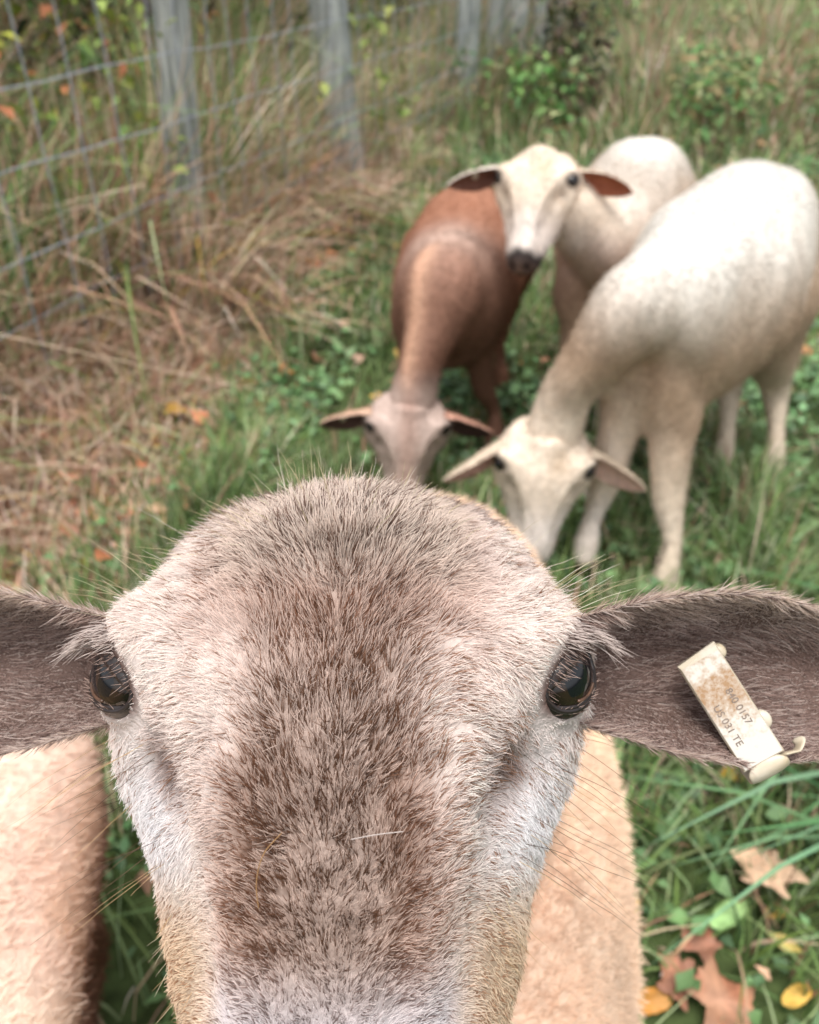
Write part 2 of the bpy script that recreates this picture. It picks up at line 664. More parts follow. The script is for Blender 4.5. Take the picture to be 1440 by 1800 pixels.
def make_dry():
    parts = []
    # tangled dead grass in the strip along the fence
    for n, y0, y1, h0, h1, w in ((24000, .6, 2.4, .06, .22, .0055), (28000, 2.4, 5, .12, .42, .008), (9000, 5, 9, .2, .5, .012)):
        x, y = in_view(n * 2, y0, y1, .9)
        q = fence_q(x, y)
        P = np.stack([x, y, 0 * x], -1)
        e = dry_edge(y) + .12 * noise(P, 5) + .05
        k = (q < e) & (q > -.5) & (rng.random(2 * n) < .9 * smooth(-.9, .3, noise(P, 4, 2) + .3))
        x, y, q = x[k][:n], y[k][:n], q[k][:n]
        n = len(x)
        P = np.stack([x, y, terrain(x, y)], -1)
        near = smooth(.5, 0.0, q)
        H = rng.uniform(h0, h1, n) * (.45 + 1.05 * near) * np.interp(y, [3.2, 4.2], [1, .6])
        c = pick(DRYS, n)
        gk = rng.random(n) < .18
        c[gk] = pick(GREENS + YEL, gk.sum())
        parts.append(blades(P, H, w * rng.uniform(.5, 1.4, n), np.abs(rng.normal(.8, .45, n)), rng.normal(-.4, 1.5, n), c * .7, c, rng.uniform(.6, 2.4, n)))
    return joinarr(parts)


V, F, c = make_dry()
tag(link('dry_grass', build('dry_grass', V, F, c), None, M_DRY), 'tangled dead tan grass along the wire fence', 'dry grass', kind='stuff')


def make_litter():
    n = 9000
    x, y = in_view(n, .5, 4.5, .8)
    q = fence_q(x, y)
    k = (q < dry_edge(y) + .12) & (q > -.6)
    x2, y2 = in_view(1500, .3, 6, .4)
    x, y = np.r_[x[k], x2], np.r_[y[k], y2]
    n = len(x)
    P = np.stack([x, y, terrain(x, y) + rng.uniform(.003, .035, n)], -1)
    c = pick([lin(184, 128, 98), lin(200, 146, 116), lin(158, 106, 82), lin(214, 176, 142), lin(204, 126, 90), lin(196, 158, 84), lin(170, 140, 118)], n)
    return leaflets(P, rng.uniform(.02, .07, n), rng.uniform(0, 6.283, n), rng.normal(.1, .4, n), c, .75)


V, F, c = make_litter()
tag(link('leaf_litter', build('leaf_litter', V, F, c, False), None, M_LEAF), 'small brown and orange fallen leaves littered under the fence', 'leaf litter', kind='stuff')


def make_undergrowth():
    """overgrown bank behind the fence: stalks, dead grass and leaves"""
    parts = []
    n = 52000
    t = rng.uniform(-2.0, 9, n)
    q = -np.abs(rng.gamma(1.6, .5, n)) - .06
    xy = FENCE_P + FENCE_D * t[:, None] + FENCE_R * q[:, None]
    P = np.stack([xy[:, 0], xy[:, 1], terrain(xy[:, 0], xy[:, 1])], -1)
    H = rng.uniform(.25, .75, n) * (1 + .75 * smooth(0, 1.4, -q)) * (1 + .3 * noise(P, 2))
    c = pick(DRYS + GREENS, n, [.08] * 6 + [.0867] * 6)
    parts.append(blades(P, H, rng.uniform(.004, .012, n), np.abs(rng.normal(.45, .4, n)), rng.uniform(0, 6.283, n), c * .8, c, rng.uniform(0, 3, n)))
    m = 26000
    t = rng.uniform(-2.0, 9, m)
    q = -np.abs(rng.gamma(2.0, .5, m)) - .1
    xy = FENCE_P + FENCE_D * t[:, None] + FENCE_R * q[:, None]
    P = np.stack([xy[:, 0], xy[:, 1], terrain(xy[:, 0], xy[:, 1])], -1)
    cl = noise(P, 2.6, 1)
    keep = rng.random(m) < smooth(-.4, .5, cl)
    P, q, t = P[keep], q[keep], t[keep]
    m = len(P)
    P[:, 2] += rng.uniform(.05, 1.0, m) * (.7 + .7 * smooth(0, 1.5, -q))
    c = pick([lin(78, 104, 46), lin(116, 136, 58), lin(62, 82, 44), lin(150, 150, 66), lin(92, 92, 54), lin(150, 96, 66)], m)
    parts.append(leaflets(P, rng.uniform(.03, .075, m), rng.uniform(0, 6.283, m), rng.normal(-.3, .5, m), c, .6))
    m = 26000                                     # scrub leaves deeper in, coloured dark to stand for the shade there
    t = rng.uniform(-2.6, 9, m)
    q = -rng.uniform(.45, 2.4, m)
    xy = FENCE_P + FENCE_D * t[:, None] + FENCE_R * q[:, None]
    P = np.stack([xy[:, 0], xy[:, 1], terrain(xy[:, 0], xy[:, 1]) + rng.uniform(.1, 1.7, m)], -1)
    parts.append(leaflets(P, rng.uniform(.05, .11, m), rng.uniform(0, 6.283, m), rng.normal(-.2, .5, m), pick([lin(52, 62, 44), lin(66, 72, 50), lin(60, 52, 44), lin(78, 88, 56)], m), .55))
    return joinarr(parts)


V, F, c = make_undergrowth()
tag(link('undergrowth', build('undergrowth', V, F, c, False), None, M_DRY), 'tall tangle of dry stalks and green leaves behind the wire fence', 'undergrowth', kind='stuff')


def make_weeds():
    """weedy bank and pale meadow at the far end of the pasture"""
    parts = []
    n = 56000
    y = 5.0 + rng.gamma(1.4, 2.4, n)
    x = rng.uniform(-.1, 1.45, n) * (.55 * y + 1.2)
    k = (fence_q(x, y) > -.3) & (y < 24)
    x, y = x[k], y[k]
    n = len(x)
    P = np.stack([x, y, terrain(x, y)], -1)
    nz = noise(P, 1.3, 1)
    H = rng.uniform(.12, .42, n) * (1 + .7 * np.clip(nz, -.7, 1.2)) * smooth(4.6, 6.2, y)
    c = pick(GREENS + DRYS + [lin(150, 110, 92), lin(168, 172, 130)], n, [.08] * 6 + [.055] * 6 + [.08, .11])
    pale = smooth(8, 14, y)[:, None]
    c = c * (1 - pale) + pick([lin(160, 166, 122), lin(186, 176, 140), lin(132, 150, 100)], n) * pale
    parts.append(blades(P, H, rng.uniform(.008, .022, n) * (1 + .06 * y), np.abs(rng.normal(.3, .25, n)), rng.uniform(0, 6.283, n), c * .65, c, rng.uniform(0, 3, n)))
    m = 16000
    y = 4.9 + rng.gamma(1.5, 1.3, m)
    x = rng.uniform(-.1, 1.05, m) * (.55 * y + 1.2)
    P = np.stack([x, y, terrain(x, y)], -1)
    k = (fence_q(x, y) > -.2) & (rng.random(m) < smooth(-.3, .5, noise(P, 1.6, 2)))
    P = P[k]
    m = len(P)
    P[:, 2] += rng.uniform(.03, .5, m)
    c = pick([lin(80, 120, 64), lin(112, 146, 90), lin(64, 92, 58), lin(140, 120, 84), lin(150, 160, 110)], m)
    parts.append(leaflets(P, rng.uniform(.05, .11, m), rng.uniform(0, 6.283, m), rng.normal(0, .5, m), c, .45))
    return joinarr(parts)


V, F, c = make_weeds()
tag(link('tall_weeds', build('tall_weeds', V, F, c, False), None, M_GRASS), 'bank of tall mixed weeds and pale grass at the end of the pasture', 'weeds', kind='stuff')


# ------------------------------------------------------------------ the fence
def make_fence():
    root = empty('wire_fence', (FENCE_P[0], FENCE_P[1], 0))
    tag(root, 'woven wire fence on grey weathered wooden posts along the overgrown bank', 'fence')
    for t, r, h, lean in ((-1.75, .065, 1.5, (.0, .0)), (0.0, .052, 1.5, (.06, .0)), (1.22, .075, 1.55, (-.06, .0)), (3.1, .07, 1.5, (.02, 0)), (3.75, .06, 1.5, (.03, 0)), (4.45, .075, 1.5, (0, .03)), (5.3, .07, 1.5, (0, 0)), (6.0, .07, 1.5, (0, 0))):
        p = FENCE_P + FENCE_D * t + (np.array([-.07, 0]) if t == 0 else 0)
        zz = np.linspace(-.15, h, 40)
        a = np.linspace(0, 2 * math.pi, 40, endpoint=False)
        Z, A = np.meshgrid(zz, a, indexing='ij')
        crack = sum(np.exp(-((np.angle(np.exp(1j * (A - a0 - .25 * np.sin(Z * k)))) / .07) ** 2)) * d
                    for a0, d, k in ((-2.0, .01, 2), (-.9, .007, 3), (.5, .008, 2.5), (2.2, .008, 1.5)))
        R = r * (1.04 - .04 * Z) - crack + .0025 * noise(np.stack([np.cos(A), np.sin(A), Z * 3], -1), 2)
        R[-1] *= .86
        Vp = np.stack([p[0] + lean[0] * Z + R * np.cos(A), p[1] + lean[1] * Z + R * np.sin(A), Z + terrain(p[0], p[1])], -1)
        v, f = rings_mesh(Vp)
        link('post', build('post', v, f), root, M_WOOD)
    T = np.arange(-1.9, 6.3, .06)
    off = .068
    for z, r in ((.27, .0014), (.42, .0018), (.61, .0019), (.78, .0019), (.96, .0025), (1.14, .0028), (1.3, .002)):
        xy = FENCE_P + FENCE_D * T[:, None] + FENCE_R * off
        w = .004 * np.sin(T * 5 + z * 20) + .0015 * np.sin(T * 17 + z * 5)
        P = np.stack([xy[:, 0], xy[:, 1], z + w + .02], -1)
        v, f = tube(P, r, r, (0, 0, 1), 6, len(P), False)
        link('line_wire', build('line_wire', v, f), root, M_WIRE)
    z = np.linspace(.15, 1.32, 14)
    P = np.stack([.004 * np.sin(z * 17), 0 * z, z], -1)
    v, f = tube(P, .0022, .0022, (1, 0, 0), 5, 14, False)
    sm = build('stay_wire', v, f)
    sm.materials.append(M_WIRE)
    for t in np.arange(-1.85, 6.2, .155):
        xy = FENCE_P + FENCE_D * (t + rng.normal(0, .01)) + FENCE_R * (off + .002)
        o = bpy.data.objects.new('stay_wire', sm)
        COL.objects.link(o)
        o.parent = root
        o.location = (xy[0] - FENCE_P[0], xy[1] - FENCE_P[1], 0)
        o.rotation_euler = (rng.normal(0, .012), rng.normal(0, .02), rng.uniform(0, 6))


make_fence()


def vine(at, h, n, cols, label, size=.05, spread=.12):
    root = empty('vine', (at[0], at[1], 0))
    tag(root, label, 'vine', 'leafy vines on the fence')
    z = np.linspace(0, h, 12)
    P = np.stack([at[0] + .03 * np.sin(z * 7), at[1] + .03 * np.cos(z * 6), z], -1)
    v, f = tube(P, .003, .003, (1, 0, 0), 6, 30, False)
    link('stem', build('stem', v, f), root, M_STEM)
    zz = rng.uniform(.25 * h, h, n)
    Q = np.stack([at[0] + .03 * np.sin(zz * 7), at[1] + .03 * np.cos(zz * 6), zz], -1) + rng.normal(0, spread, (n, 3)) * (1, 1, .4)
    v, f, c = leaflets(Q, size * rng.uniform(.6, 1.4, n), rng.uniform(0, 6.28, n), rng.normal(-.5, .4, n), pick(cols, n), .6)
    link('leaves', build('leaves', v, f, np.clip(c, 0, .9), False), root, M_LEAF)['kind'] = 'stuff'


vine((-.80, 2.62), 1.15, 60, [lin(134, 146, 72), lin(112, 132, 66)], 'yellow-green vine climbing beside the slimmer grey fence post', .05, .06)
vine((-.13, 4.1), 1.3, 90, [lin(132, 144, 76), lin(104, 126, 64)], 'green leafy vine climbing beside the thickest grey fence post', .06, .1)
def shrub(at, h, n, label):
    root = empty('shrub', (at[0], at[1], 0))
    tag(root, label, 'shrub')
    z0 = float(terrain(at[0], at[1]))
    for i in range(7):
        a = rng.uniform(0, 6.28)
        tip = np.array([at[0] + .22 * math.cos(a), at[1] + .22 * math.sin(a), z0 + h * rng.uniform(.7, 1)])
        b = np.array([at[0], at[1], z0 - .02])
        v, f = tube(np.array([b, b * .6 + tip * .4 + np.array([0, 0, .05]), tip]), [.008, .005, .002], [.008, .005, .002], (1, 0, 0), 6, 12, False)
        link('stem', build('stem', v, f), root, M_STEM)
    k = rng.uniform(.1, 1.05, n)
    P = np.stack([at[0] + rng.normal(0, .17, n), at[1] + rng.normal(0, .17, n), z0 + h * k], -1)
    v, f, c = leaflets(P, rng.uniform(.05, .10, n), rng.uniform(0, 6.28, n), rng.normal(-.3, .5, n), pick([lin(58, 70, 48), lin(74, 88, 58), lin(84, 62, 54), lin(52, 54, 42)], n), .5)
    link('leaves', build('leaves', v, f, np.clip(c, 0, .9), False), root, M_LEAF)['kind'] = 'stuff'


shrub((1.02, 6.0), .95, 620, 'dark leafy shrub at the end of the fence line')
vine((.72, 5.6), .5, 110, [lin(86, 130, 66), lin(120, 155, 84)], 'bushy green vine at the foot of a distant fence post', .07, .12)


# ------------------------------------------------------------------ sheep: shared anatomy
import bmesh
from mathutils import Matrix

# face stations: along the face, midline height, bridge half-width, bridge drop, cheek half-width, cheek level, jaw level
HEAD_T = np.array([
    [-.076, -.062, .010, .006, .020, -.075, -.090],
    [-.071, -.044, .022, .012, .040, -.068, -.100],
    [-.059, -.019, .031, .016, .057, -.060, -.115],
    [-.039, -.003, .042, .017, .071, -.052, -.122],
    [-.018, .008, .055, .013, .084, -.040, -.125],
    [.000, .013, .054, .014, .083, -.041, -.125],
    [.022, .013, .046, .013, .077, -.046, -.122],
    [.045, .011, .039, .012, .069, -.052, -.116],
    [.070, .008, .035, .012, .064, -.055, -.108],
    [.095, .005, .032, .012, .059, -.054, -.098],
    [.120, .002, .030, .012, .050, -.050, -.085],
    [.145, -.003, .027, .013, .042, -.045, -.072],
    [.162, -.011, .022, .012, .034, -.042, -.062],
    [.172, -.022, .012, .007, .018, -.038, -.050]])
EYE_R = 0.0154
EYE_P, EYE_Q = 0.0128, 0.0096      # half-length and half-height of the eye opening


def eye_frame(sg, up):
    c = np.array([sg * .0672, -.006, -.0270])
    e = norm([sg * .68, .05, .73])
    p = norm(np.cross(up, e))
    return c, e, p, np.cross(e, p)


def head_local(ns=150, m=100, up=(0, -.68, .73), carve=True):
    """(ns, 2m, 3) rings of a sheep's head in face coordinates: sideways, towards the nose, out of the forehead"""
    s = np.linspace(HEAD_T[0, 0], HEAD_T[-1, 0], ns)
    T = herm(s, HEAD_T[:, 0], HEAD_T[:, 1:])
    t, wt, dt, w, n0, b = T.T
    K = np.stack([np.stack([-.5 * wt, t - .25 * dt], -1), np.stack([0 * t, t], -1), np.stack([.55 * wt, t - .28 * dt], -1), np.stack([wt, t - dt], -1),
                  np.stack([w, n0], -1), np.stack([.80 * w, n0 - .62 * (n0 - b)], -1), np.stack([0 * t, b], -1),
                  np.stack([-.80 * w, n0 - .62 * (n0 - b)], -1)], 1)
    q = np.linspace(0, 5 - 1e-6, m + 1)
    i = q.astype(int)
    f = (q - i)[None, :, None]
    P0, P1, P2, P3 = K[:, i], K[:, i + 1], K[:, i + 2], K[:, i + 3]
    H = .5 * (2 * P1 + (P2 - P0) * f + (2 * P0 - 5 * P1 + 4 * P2 - P3) * f ** 2 + (3 * P1 - P0 - 3 * P2 + P3) * f ** 3)
    ring = np.concatenate([H, (H * [-1, 1])[:, -2:0:-1]], 1)
    R = np.empty(ring.shape[:2] + (3,))
    R[..., 0], R[..., 2] = ring[..., 0], ring[..., 1]
    R[..., 1] = s[:, None]
    # soft-tissue bumps: brow ridges, tear hollows, cheekbones, poll
    ctr = np.stack([0 * s, s, n0 - .01], -1)[:, None]
    out = norm(R - ctr)
    for sg in (-1, 1):
        for (cu, cs, cn, amp, sig) in ((.066, -.026, -.014, .0100, .015), (.055, .028, -.016, -.0105, .012), (.070, .034, -.042, .0040, .015), (.028, -.002, .012, -.003, .016), (.046, -.036, .0, -.0045, .014), (.044, .066, -.012, -.0055, .016), (.042, .095, -.014, -.005, .016),
                                       (.018, .166, -.022, -.006, .006)):
            d2 = ((R - np.array([sg * cu, cs, cn])) ** 2).sum(-1)
            R = R + out * (amp * np.exp(-d2 / (2 * sig ** 2)))[..., None]
    d2 = ((R - np.array([.004, -.056, -.014])) ** 2).sum(-1)
    R = R + out * (.0185 * np.exp(-d2 / (2 * .020 ** 2)))[..., None]
    if carve:
        for sg in (-1, 1):
            c, e, p, qv = eye_frame(sg, up)
            d = R - c
            L = np.linalg.norm(d, axis=-1)
            a = np.sqrt((d @ p / EYE_P) ** 2 + (d @ qv / EYE_Q) ** 2)
            on = (d @ e > 0) & (L < .04)
            tgt = np.where(a < 1, .0122, np.where(a < 1.25, .0122 + (.0174 - .0122) * smooth(1, 1.25, a), .0174))
            bl = np.where(a < 1.25, 1, 1 - smooth(1.25, 1.9, a)) * on
            R = R + norm(d) * ((tgt - L) * bl)[..., None]
    return R


def ear_rings(L, W, na=36, nb=18, th=.0035, droop=.1, cup=.55, roll=.0):
    """(na, 2nb, 3) rings of one ear: along, across (up edge positive), out of the hollow"""
    a = np.linspace(0, 1, na)
    w = W * herm(a, [0, .12, .3, .5, .72, .9, 1], [.62, .78, .95, 1, .8, .42, .04])[:, 0]
    cu = cup * herm(a, [0, .2, .5, 1], [1.5, 1.1, .8, .5])[:, 0]
    b = np.linspace(-1, 1, nb)
    A, B = np.meshgrid(a, b, indexing='ij')
    x = L * A
    y = w[:, None] * B * (1 - .18 * cu[:, None] * B ** 2) - droop * L * A ** 2
    z = cu[:, None] * w[:, None] * (B ** 2 + roll * np.maximum(B, 0) ** 3) - .02 * L * np.sin(A * 9) * .15
    f = np.stack([x, y, z], -1)
    # fleshy ridges inside the hollow
    k = .06 * W * (np.cos(B * 9) * np.exp(-((A - .3) / .3) ** 2))
    f[..., 2] += k
    bk = np.stack([x, y * 1.0, z - th * np.sqrt(np.clip(1 - B ** 2, .02, 1)) - .0008], -1)
    return np.concatenate([f, bk[:, ::-1]], 1), nb


def leg(P, r, side=(1, 0, 0)):
    return tube(P, r, r, side, 16, None, True)


def recalc(me):
    bm = bmesh.new()
    bm.from_mesh(me)
    bmesh.ops.recalc_face_normals(bm, faces=bm.faces)
    bm.to_mesh(me)
    bm.free()


_sph = None


def eyeball(parent, c, e, p, scale=1.0):
    global _sph
    if _sph is None:
        a = np.linspace(.02, math.pi - .02, 24)
        b = np.linspace(0, 2 * math.pi, 32, endpoint=False)
        R = np.stack([np.outer(np.sin(a), np.cos(b)), np.outer(np.sin(a), np.sin(b)), np.outer(np.cos(a), 1 + 0 * b)], -1) * EYE_R
        v, f = rings_mesh(R)
        _sph = build('eye', v, f)
        recalc(_sph)
        _sph.materials.append(M_EYE)
    o = bpy.data.objects.new('eye', _sph)
    COL.objects.link(o)
    o.parent = parent
    m = Matrix([[p[i], np.cross(e, p)[i], e[i]] for i in range(3)])
    o.matrix_local = Matrix.LocRotScale(Vector(c) - parent.location, m.to_quaternion(), Vector((scale,) * 3))
    return o


def fur_coat(name, me, n, L, lift, rad, mat, parent, flow, jit=.35, tipmul=1.08, rootmul=.8, weight=None, wig=0.0):
    P, N, C = scatter(me, n, weight)
    D = flow(P)
    T = norm(D - (D * N).sum(1, keepdims=True) * N)
    j = rng.normal(0, jit, (n, 3))
    D0 = norm(T * math.cos(lift) + N * math.sin(lift) + j * .6)
    D1 = norm(T * math.cos(lift * .5) + N * math.sin(lift * .5) + j)
    v = rng.uniform(.82, 1.12, (n, 1)) * (1 + .10 * noise(P, 70, 2)[:, None])
    return hair(name, P - N * .001, D0, D1, L * rng.uniform(.6, 1.25, n), rad, np.clip(C * v * rootmul, 0, .95), np.clip(C * v * tipmul, 0, .95), mat, parent, 3, .3, wig)


def head_axes(poll, nose, face):
    """face coordinates to world: origin, columns, scale"""
    poll, nose = np.array(poll, float), np.array(nose, float)
    S = norm(nose - poll)
    N = norm(np.array(face, float) - S * np.dot(face, S))
    U = np.cross(N, S)
    k = np.linalg.norm(nose - poll) / .233
    return poll + S * .062 * k, np.stack([U, S, N]) * k, k


def face_marks(C, l, up_l):
    """dark lids, nostrils and the mouth line of a sheep's face"""
    for sg in (-1, 1):
        c, e, p, q = eye_frame(sg, up_l)
        dd = l - c
        a = np.sqrt((dd @ p / EYE_P) ** 2 + (dd @ q / EYE_Q) ** 2)
        w = (.85 * smooth(1.75, 1.1, a) * (dd @ e > 0) * (np.linalg.norm(dd, axis=1) < .034))[:, None]
        C = C * (1 - w) + lin(60, 46, 42) * w
        t = (.30 * np.exp(-(((l[:, 0] - sg * .056) / .008) ** 2 + ((l[:, 1] - .022) / .016) ** 2 + ((l[:, 2] + .015) / .03) ** 2)))[:, None]
        C = C * (1 - t) + lin(110, 90, 82) * t
        n = (.9 * np.exp(-(((l[:, 0] - sg * .014) / .006) ** 2 + ((l[:, 1] - .163) / .007) ** 2)) * (l[:, 2] > -.04))[:, None]
        C = C * (1 - n) + lin(40, 30, 30) * n
    m = (.8 * np.exp(-((l[:, 2] + .047 + .05 * (l[:, 1] - .14)) / .0035) ** 2) * smooth(.10, .12, l[:, 1]) * (l[:, 1] < .18))[:, None]
    return C * (1 - m) + lin(60, 46, 44) * m


def make_sheep(label, base, trunk, trx, trz, side, neck, nr, head, legs, colour, ears, furlen=.010, nfur=26000, eye_sc=1.0, tag_ear=None, hoof=lin(150, 132, 112), group=None, headw=1.0):
    root = empty('sheep', (base[0], base[1], 0))
    tag(root, label, 'sheep', group)
    O, B, k = head_axes(*head)
    B = B.copy()
    B[0] *= headw
    neck = list(neck[:-1]) + [tuple(O + np.array([0, -.012, -.062]) @ B)]
    nr = list(nr[:-1]) + [(.056 * k, .054 * k)]
    parts = [tube(trunk, trx, trz, side, 32, 40), tube(neck, [r[0] for r in nr], [r[1] for r in nr], side, 24, 24)]
    up_l = norm(B @ np.array([0, 0, 1.]))
    hl = head_local(110, 60, up_l, True)
    hl[..., 0] *= np.interp(hl[..., 1], [-.05, .02, .06, .10, .17], [1, 1, .88, .76, .80])
    hV, hF = rings_mesh(O + hl @ B)
    for P, r in legs:
        parts.append(leg(P, r, side))
    for i, (P, r) in enumerate(legs):      # shoulder blades and haunches carried on the legs
        t_, m_ = np.array(P[0]), np.array(P[1])
        up_ = np.array([0, 0, .11])
        k_ = .112 if i > 1 else .072
        parts.append(tube([t_ + up_, t_ + up_ * .4, t_, m_], np.array([.5, .8, .85, .45]) * k_, np.array([.7, 1, 1, .55]) * k_, side, 16, 16))
    V, F = merge(parts)
    V, F = remesh(V, F, .010, 14)
    V = V + (.0045 * np.stack([noise(V, 10, 0), noise(V, 10, 1), noise(V, 10, 2)], -1) + .002 * np.stack([noise(V, 30, 1), noise(V, 30, 2), noise(V, 30, 0)], -1)) * smooth(.15, .35, V[:, 2])[:, None]
    F = list(F) + [[i + len(V) for i in q] for q in hF]
    V = np.concatenate([V, hV])
    loc = (V - O) @ np.linalg.inv(B)
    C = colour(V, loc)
    C = face_marks(C, loc, up_l)
    hf = smooth(.035, .02, V[:, 2])[:, None]
    C = C * (1 - hf) + hoof * hf
    n0 = len(V)
    vs, fs, cs = [V], list(F), [C]
    for sg, ax, up, Le, We, inner, outer in ears:
        ax = norm(ax)
        upv = norm(np.array(up) - ax * np.dot(up, ax))
        nf = np.cross(ax, upv) * sg
        if nf[2] < -2 : nf = -nf
        R, nb = ear_rings(Le, We, 20, 12, .005, .12, .6)
        base_e = np.array([sg * .070, -.034, -.050])
        W0 = O + base_e @ B
        Wv = W0 + R[..., :1] * ax + R[..., 1:2] * upv + R[..., 2:3] * nf
        v, f = rings_mesh(Wv)
        col = np.empty(R.shape)
        col[:, :nb] = inner
        col[:, nb:] = outer
        fs += [[i + n0 for i in q] for q in f]
        n0 += len(v)
        vs.append(v)
        cs.append(col.reshape(-1, 3))
        if tag_ear == sg:
            tp = W0 + ax * Le * .55 + upv * We * .25 + nf * We * .25
            v, f = tube(np.array([tp - upv * .010, tp - upv * .004, tp + upv * .004, tp + upv * .010]), .006, .003, ax, 10, 8)
            link('ear_tag', build('ear_tag', v, f), root, M_TAG)
    me = build('body', np.concatenate(vs), fs, np.clip(np.concatenate(cs), .003, .9))
    recalc(me)
    link('body', me, root, M_SKIN)
    fwd = norm(np.array(trunk[-1]) - np.array(trunk[0]))
    Sdir = norm(B[1])

    def flow(P):
        l = (P - O) @ np.linalg.inv(B)
        h = (np.linalg.norm(l - np.array([0, .03, -.05]), axis=1) < .16)[:, None]
        return np.where(h, -Sdir + 0 * P, norm(-fwd * .8 + np.array([0, 0, -.7]))[None])

    def wt(P):
        l = (P - O) @ np.linalg.inv(B)
        c1, c2 = [q[0] + q[1] * .017 for q in (eye_frame(1, up_l), eye_frame(-1, up_l))]
        near = np.minimum(np.linalg.norm(l - c1, axis=1), np.linalg.norm(l - c2, axis=1))
        nose = l[:, 1] > .158
        return np.where((near < .016) | nose, .0, 1.) * np.where(P[:, 2] < .03, .2, 1)
    fur_coat('fur', me, nfur, furlen, .5, .0005, M_WOOL, root, flow, .5, 1.1, .78, wt, .12)
    for sg in (-1, 1):
        c, e, p, qv = eye_frame(sg, up_l)
        cw = O + c @ B
        ew, pw = norm(e @ B), norm(p @ B)
        pw = norm(pw - ew * np.dot(pw, ew))
        eyeball(root, cw, ew, pw, k * eye_sc)
    return root


def leg_front(x, y, z, fx, fy, r=1.0, dx=0.0, dy=0.0):
    """upper leg at (x, y, z) down to the hoof at (fx, fy)"""
    k = np.array([fx * .55 + x * .45, fy * .55 + y * .45])
    P = [(x, y, z), ((x + k[0]) / 2, (y + k[1]) / 2, z * .72), (k[0], k[1], z * .46), (fx, fy, z * .25), (fx + dx * .01, fy + dy * .01, .07), (fx + dx * .025, fy + dy * .025, -.005)]
    return P, np.array([.070, .043, .034, .0220, .028, .033]) * r


def leg_hind(x, y, z, hx, hy, fx, fy, r=1.0, dx=0.0, dy=0.0):
    P = [(x, y, z), ((x * 2 + hx) / 3, (y * 2 + hy) / 3, z * .70), (hx, hy, z * .42), (fx * .85 + hx * .15, fy * .85 + hy * .15, z * .2), (fx + dx * .01, fy + dy * .01, .065), (fx + dx * .025, fy + dy * .025, -.005)]
    return P, np.array([.095, .070, .037, .0230, .028, .032]) * r


# ------------------------------------------------------------------ the white ewe grazing
WHITE, CREAM, BEIGE = lin(204, 199, 191), lin(198, 182, 162), lin(166, 142, 120)


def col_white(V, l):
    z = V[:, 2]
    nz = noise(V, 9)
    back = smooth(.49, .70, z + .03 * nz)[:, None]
    C = BEIGE * (1 - back) + WHITE * back  # beige flanks below a white back: flank shading put into the coat colour
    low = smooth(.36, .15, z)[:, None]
    C = C * (1 - low) + CREAM * low
    h = smooth(.26, .12, np.linalg.norm(l - np.array([0, .04, -.05]), axis=1))[:, None]
    hc = lin(216, 200, 182) + 0 * V
    fz = np.exp(-(((l[:, 0] - .02) / .018) ** 2 + ((l[:, 1] + .02) / .025) ** 2))[:, None]
    hc = hc * (1 - .45 * fz) + lin(176, 146, 112) * .45 * fz
    hc = hc * (1 - .6 * smooth(.03, .1, l[:, 1])[:, None]) + lin(226, 216, 212) * .6 * smooth(.03, .1, l[:, 1])[:, None]
    C = C * (1 - h) + hc * h
    wr = smooth(.35, .9, noise(V * np.array([1, 1, .45]), 26, 2))[:, None] * smooth(.30, .45, z)[:, None]
    C = C * (1 - .10 * wr) + lin(160, 132, 108) * .10 * wr
    return C * (1 + .06 * nz[:, None] + .05 * noise(V, 40, 1)[:, None])


d = norm([-.78, -.63, 0])
make_sheep('white ewe grazing with her head down beside the brown sheep', (.65, 1.48),
           [(.79, 1.89, .49), (.735, 1.79, .53), (.665, 1.68, .53), (.58, 1.54, .515), (.505, 1.42, .525), (.44, 1.345, .54), (.38, 1.295, .515)],
           [.09, .135, .155, .165, .14, .11, .07], [.12, .165, .185, .19, .18, .15, .10], (-.78, .62, 0),
           [(.455, 1.36, .575), (.385, 1.315, .57), (.325, 1.315, .485), (.288, 1.335, .405), (.255, 1.33, .325)],
           [(.10, .13), (.078, .10), (.056, .067), (.048, .054), (.048, .052)],
           ((.252, 1.285, .34), (.232, 1.215, .085), (-.10, -1, .28)),
           [leg_front(.475, 1.345, .43, .507, 1.257, .95, -.5, -1), leg_front(.41, 1.38, .42, .369, 1.352, .95, -.5, -.8),
            leg_hind(.79, 1.71, .46, .87, 1.77, .875, 1.69, .95, -.5, -.8), leg_hind(.70, 1.77, .46, .77, 1.80, .765, 1.72, .95, -.5, -.8)],
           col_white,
           [(1, (.84, -.28, -.45), (0, -.5, .86), .135, .038, lin(208, 176, 162), CREAM), (-1, (-.84, -.22, -.50), (0, -.6, .8), .135, .038, lin(200, 160, 148), CREAM)],
           .009, 80000, 1.0)


# ------------------------------------------------------------------ the brown sheep grazing
RUST, BROWN, GREYB = lin(146, 102, 80), lin(128, 94, 78), lin(180, 160, 150)


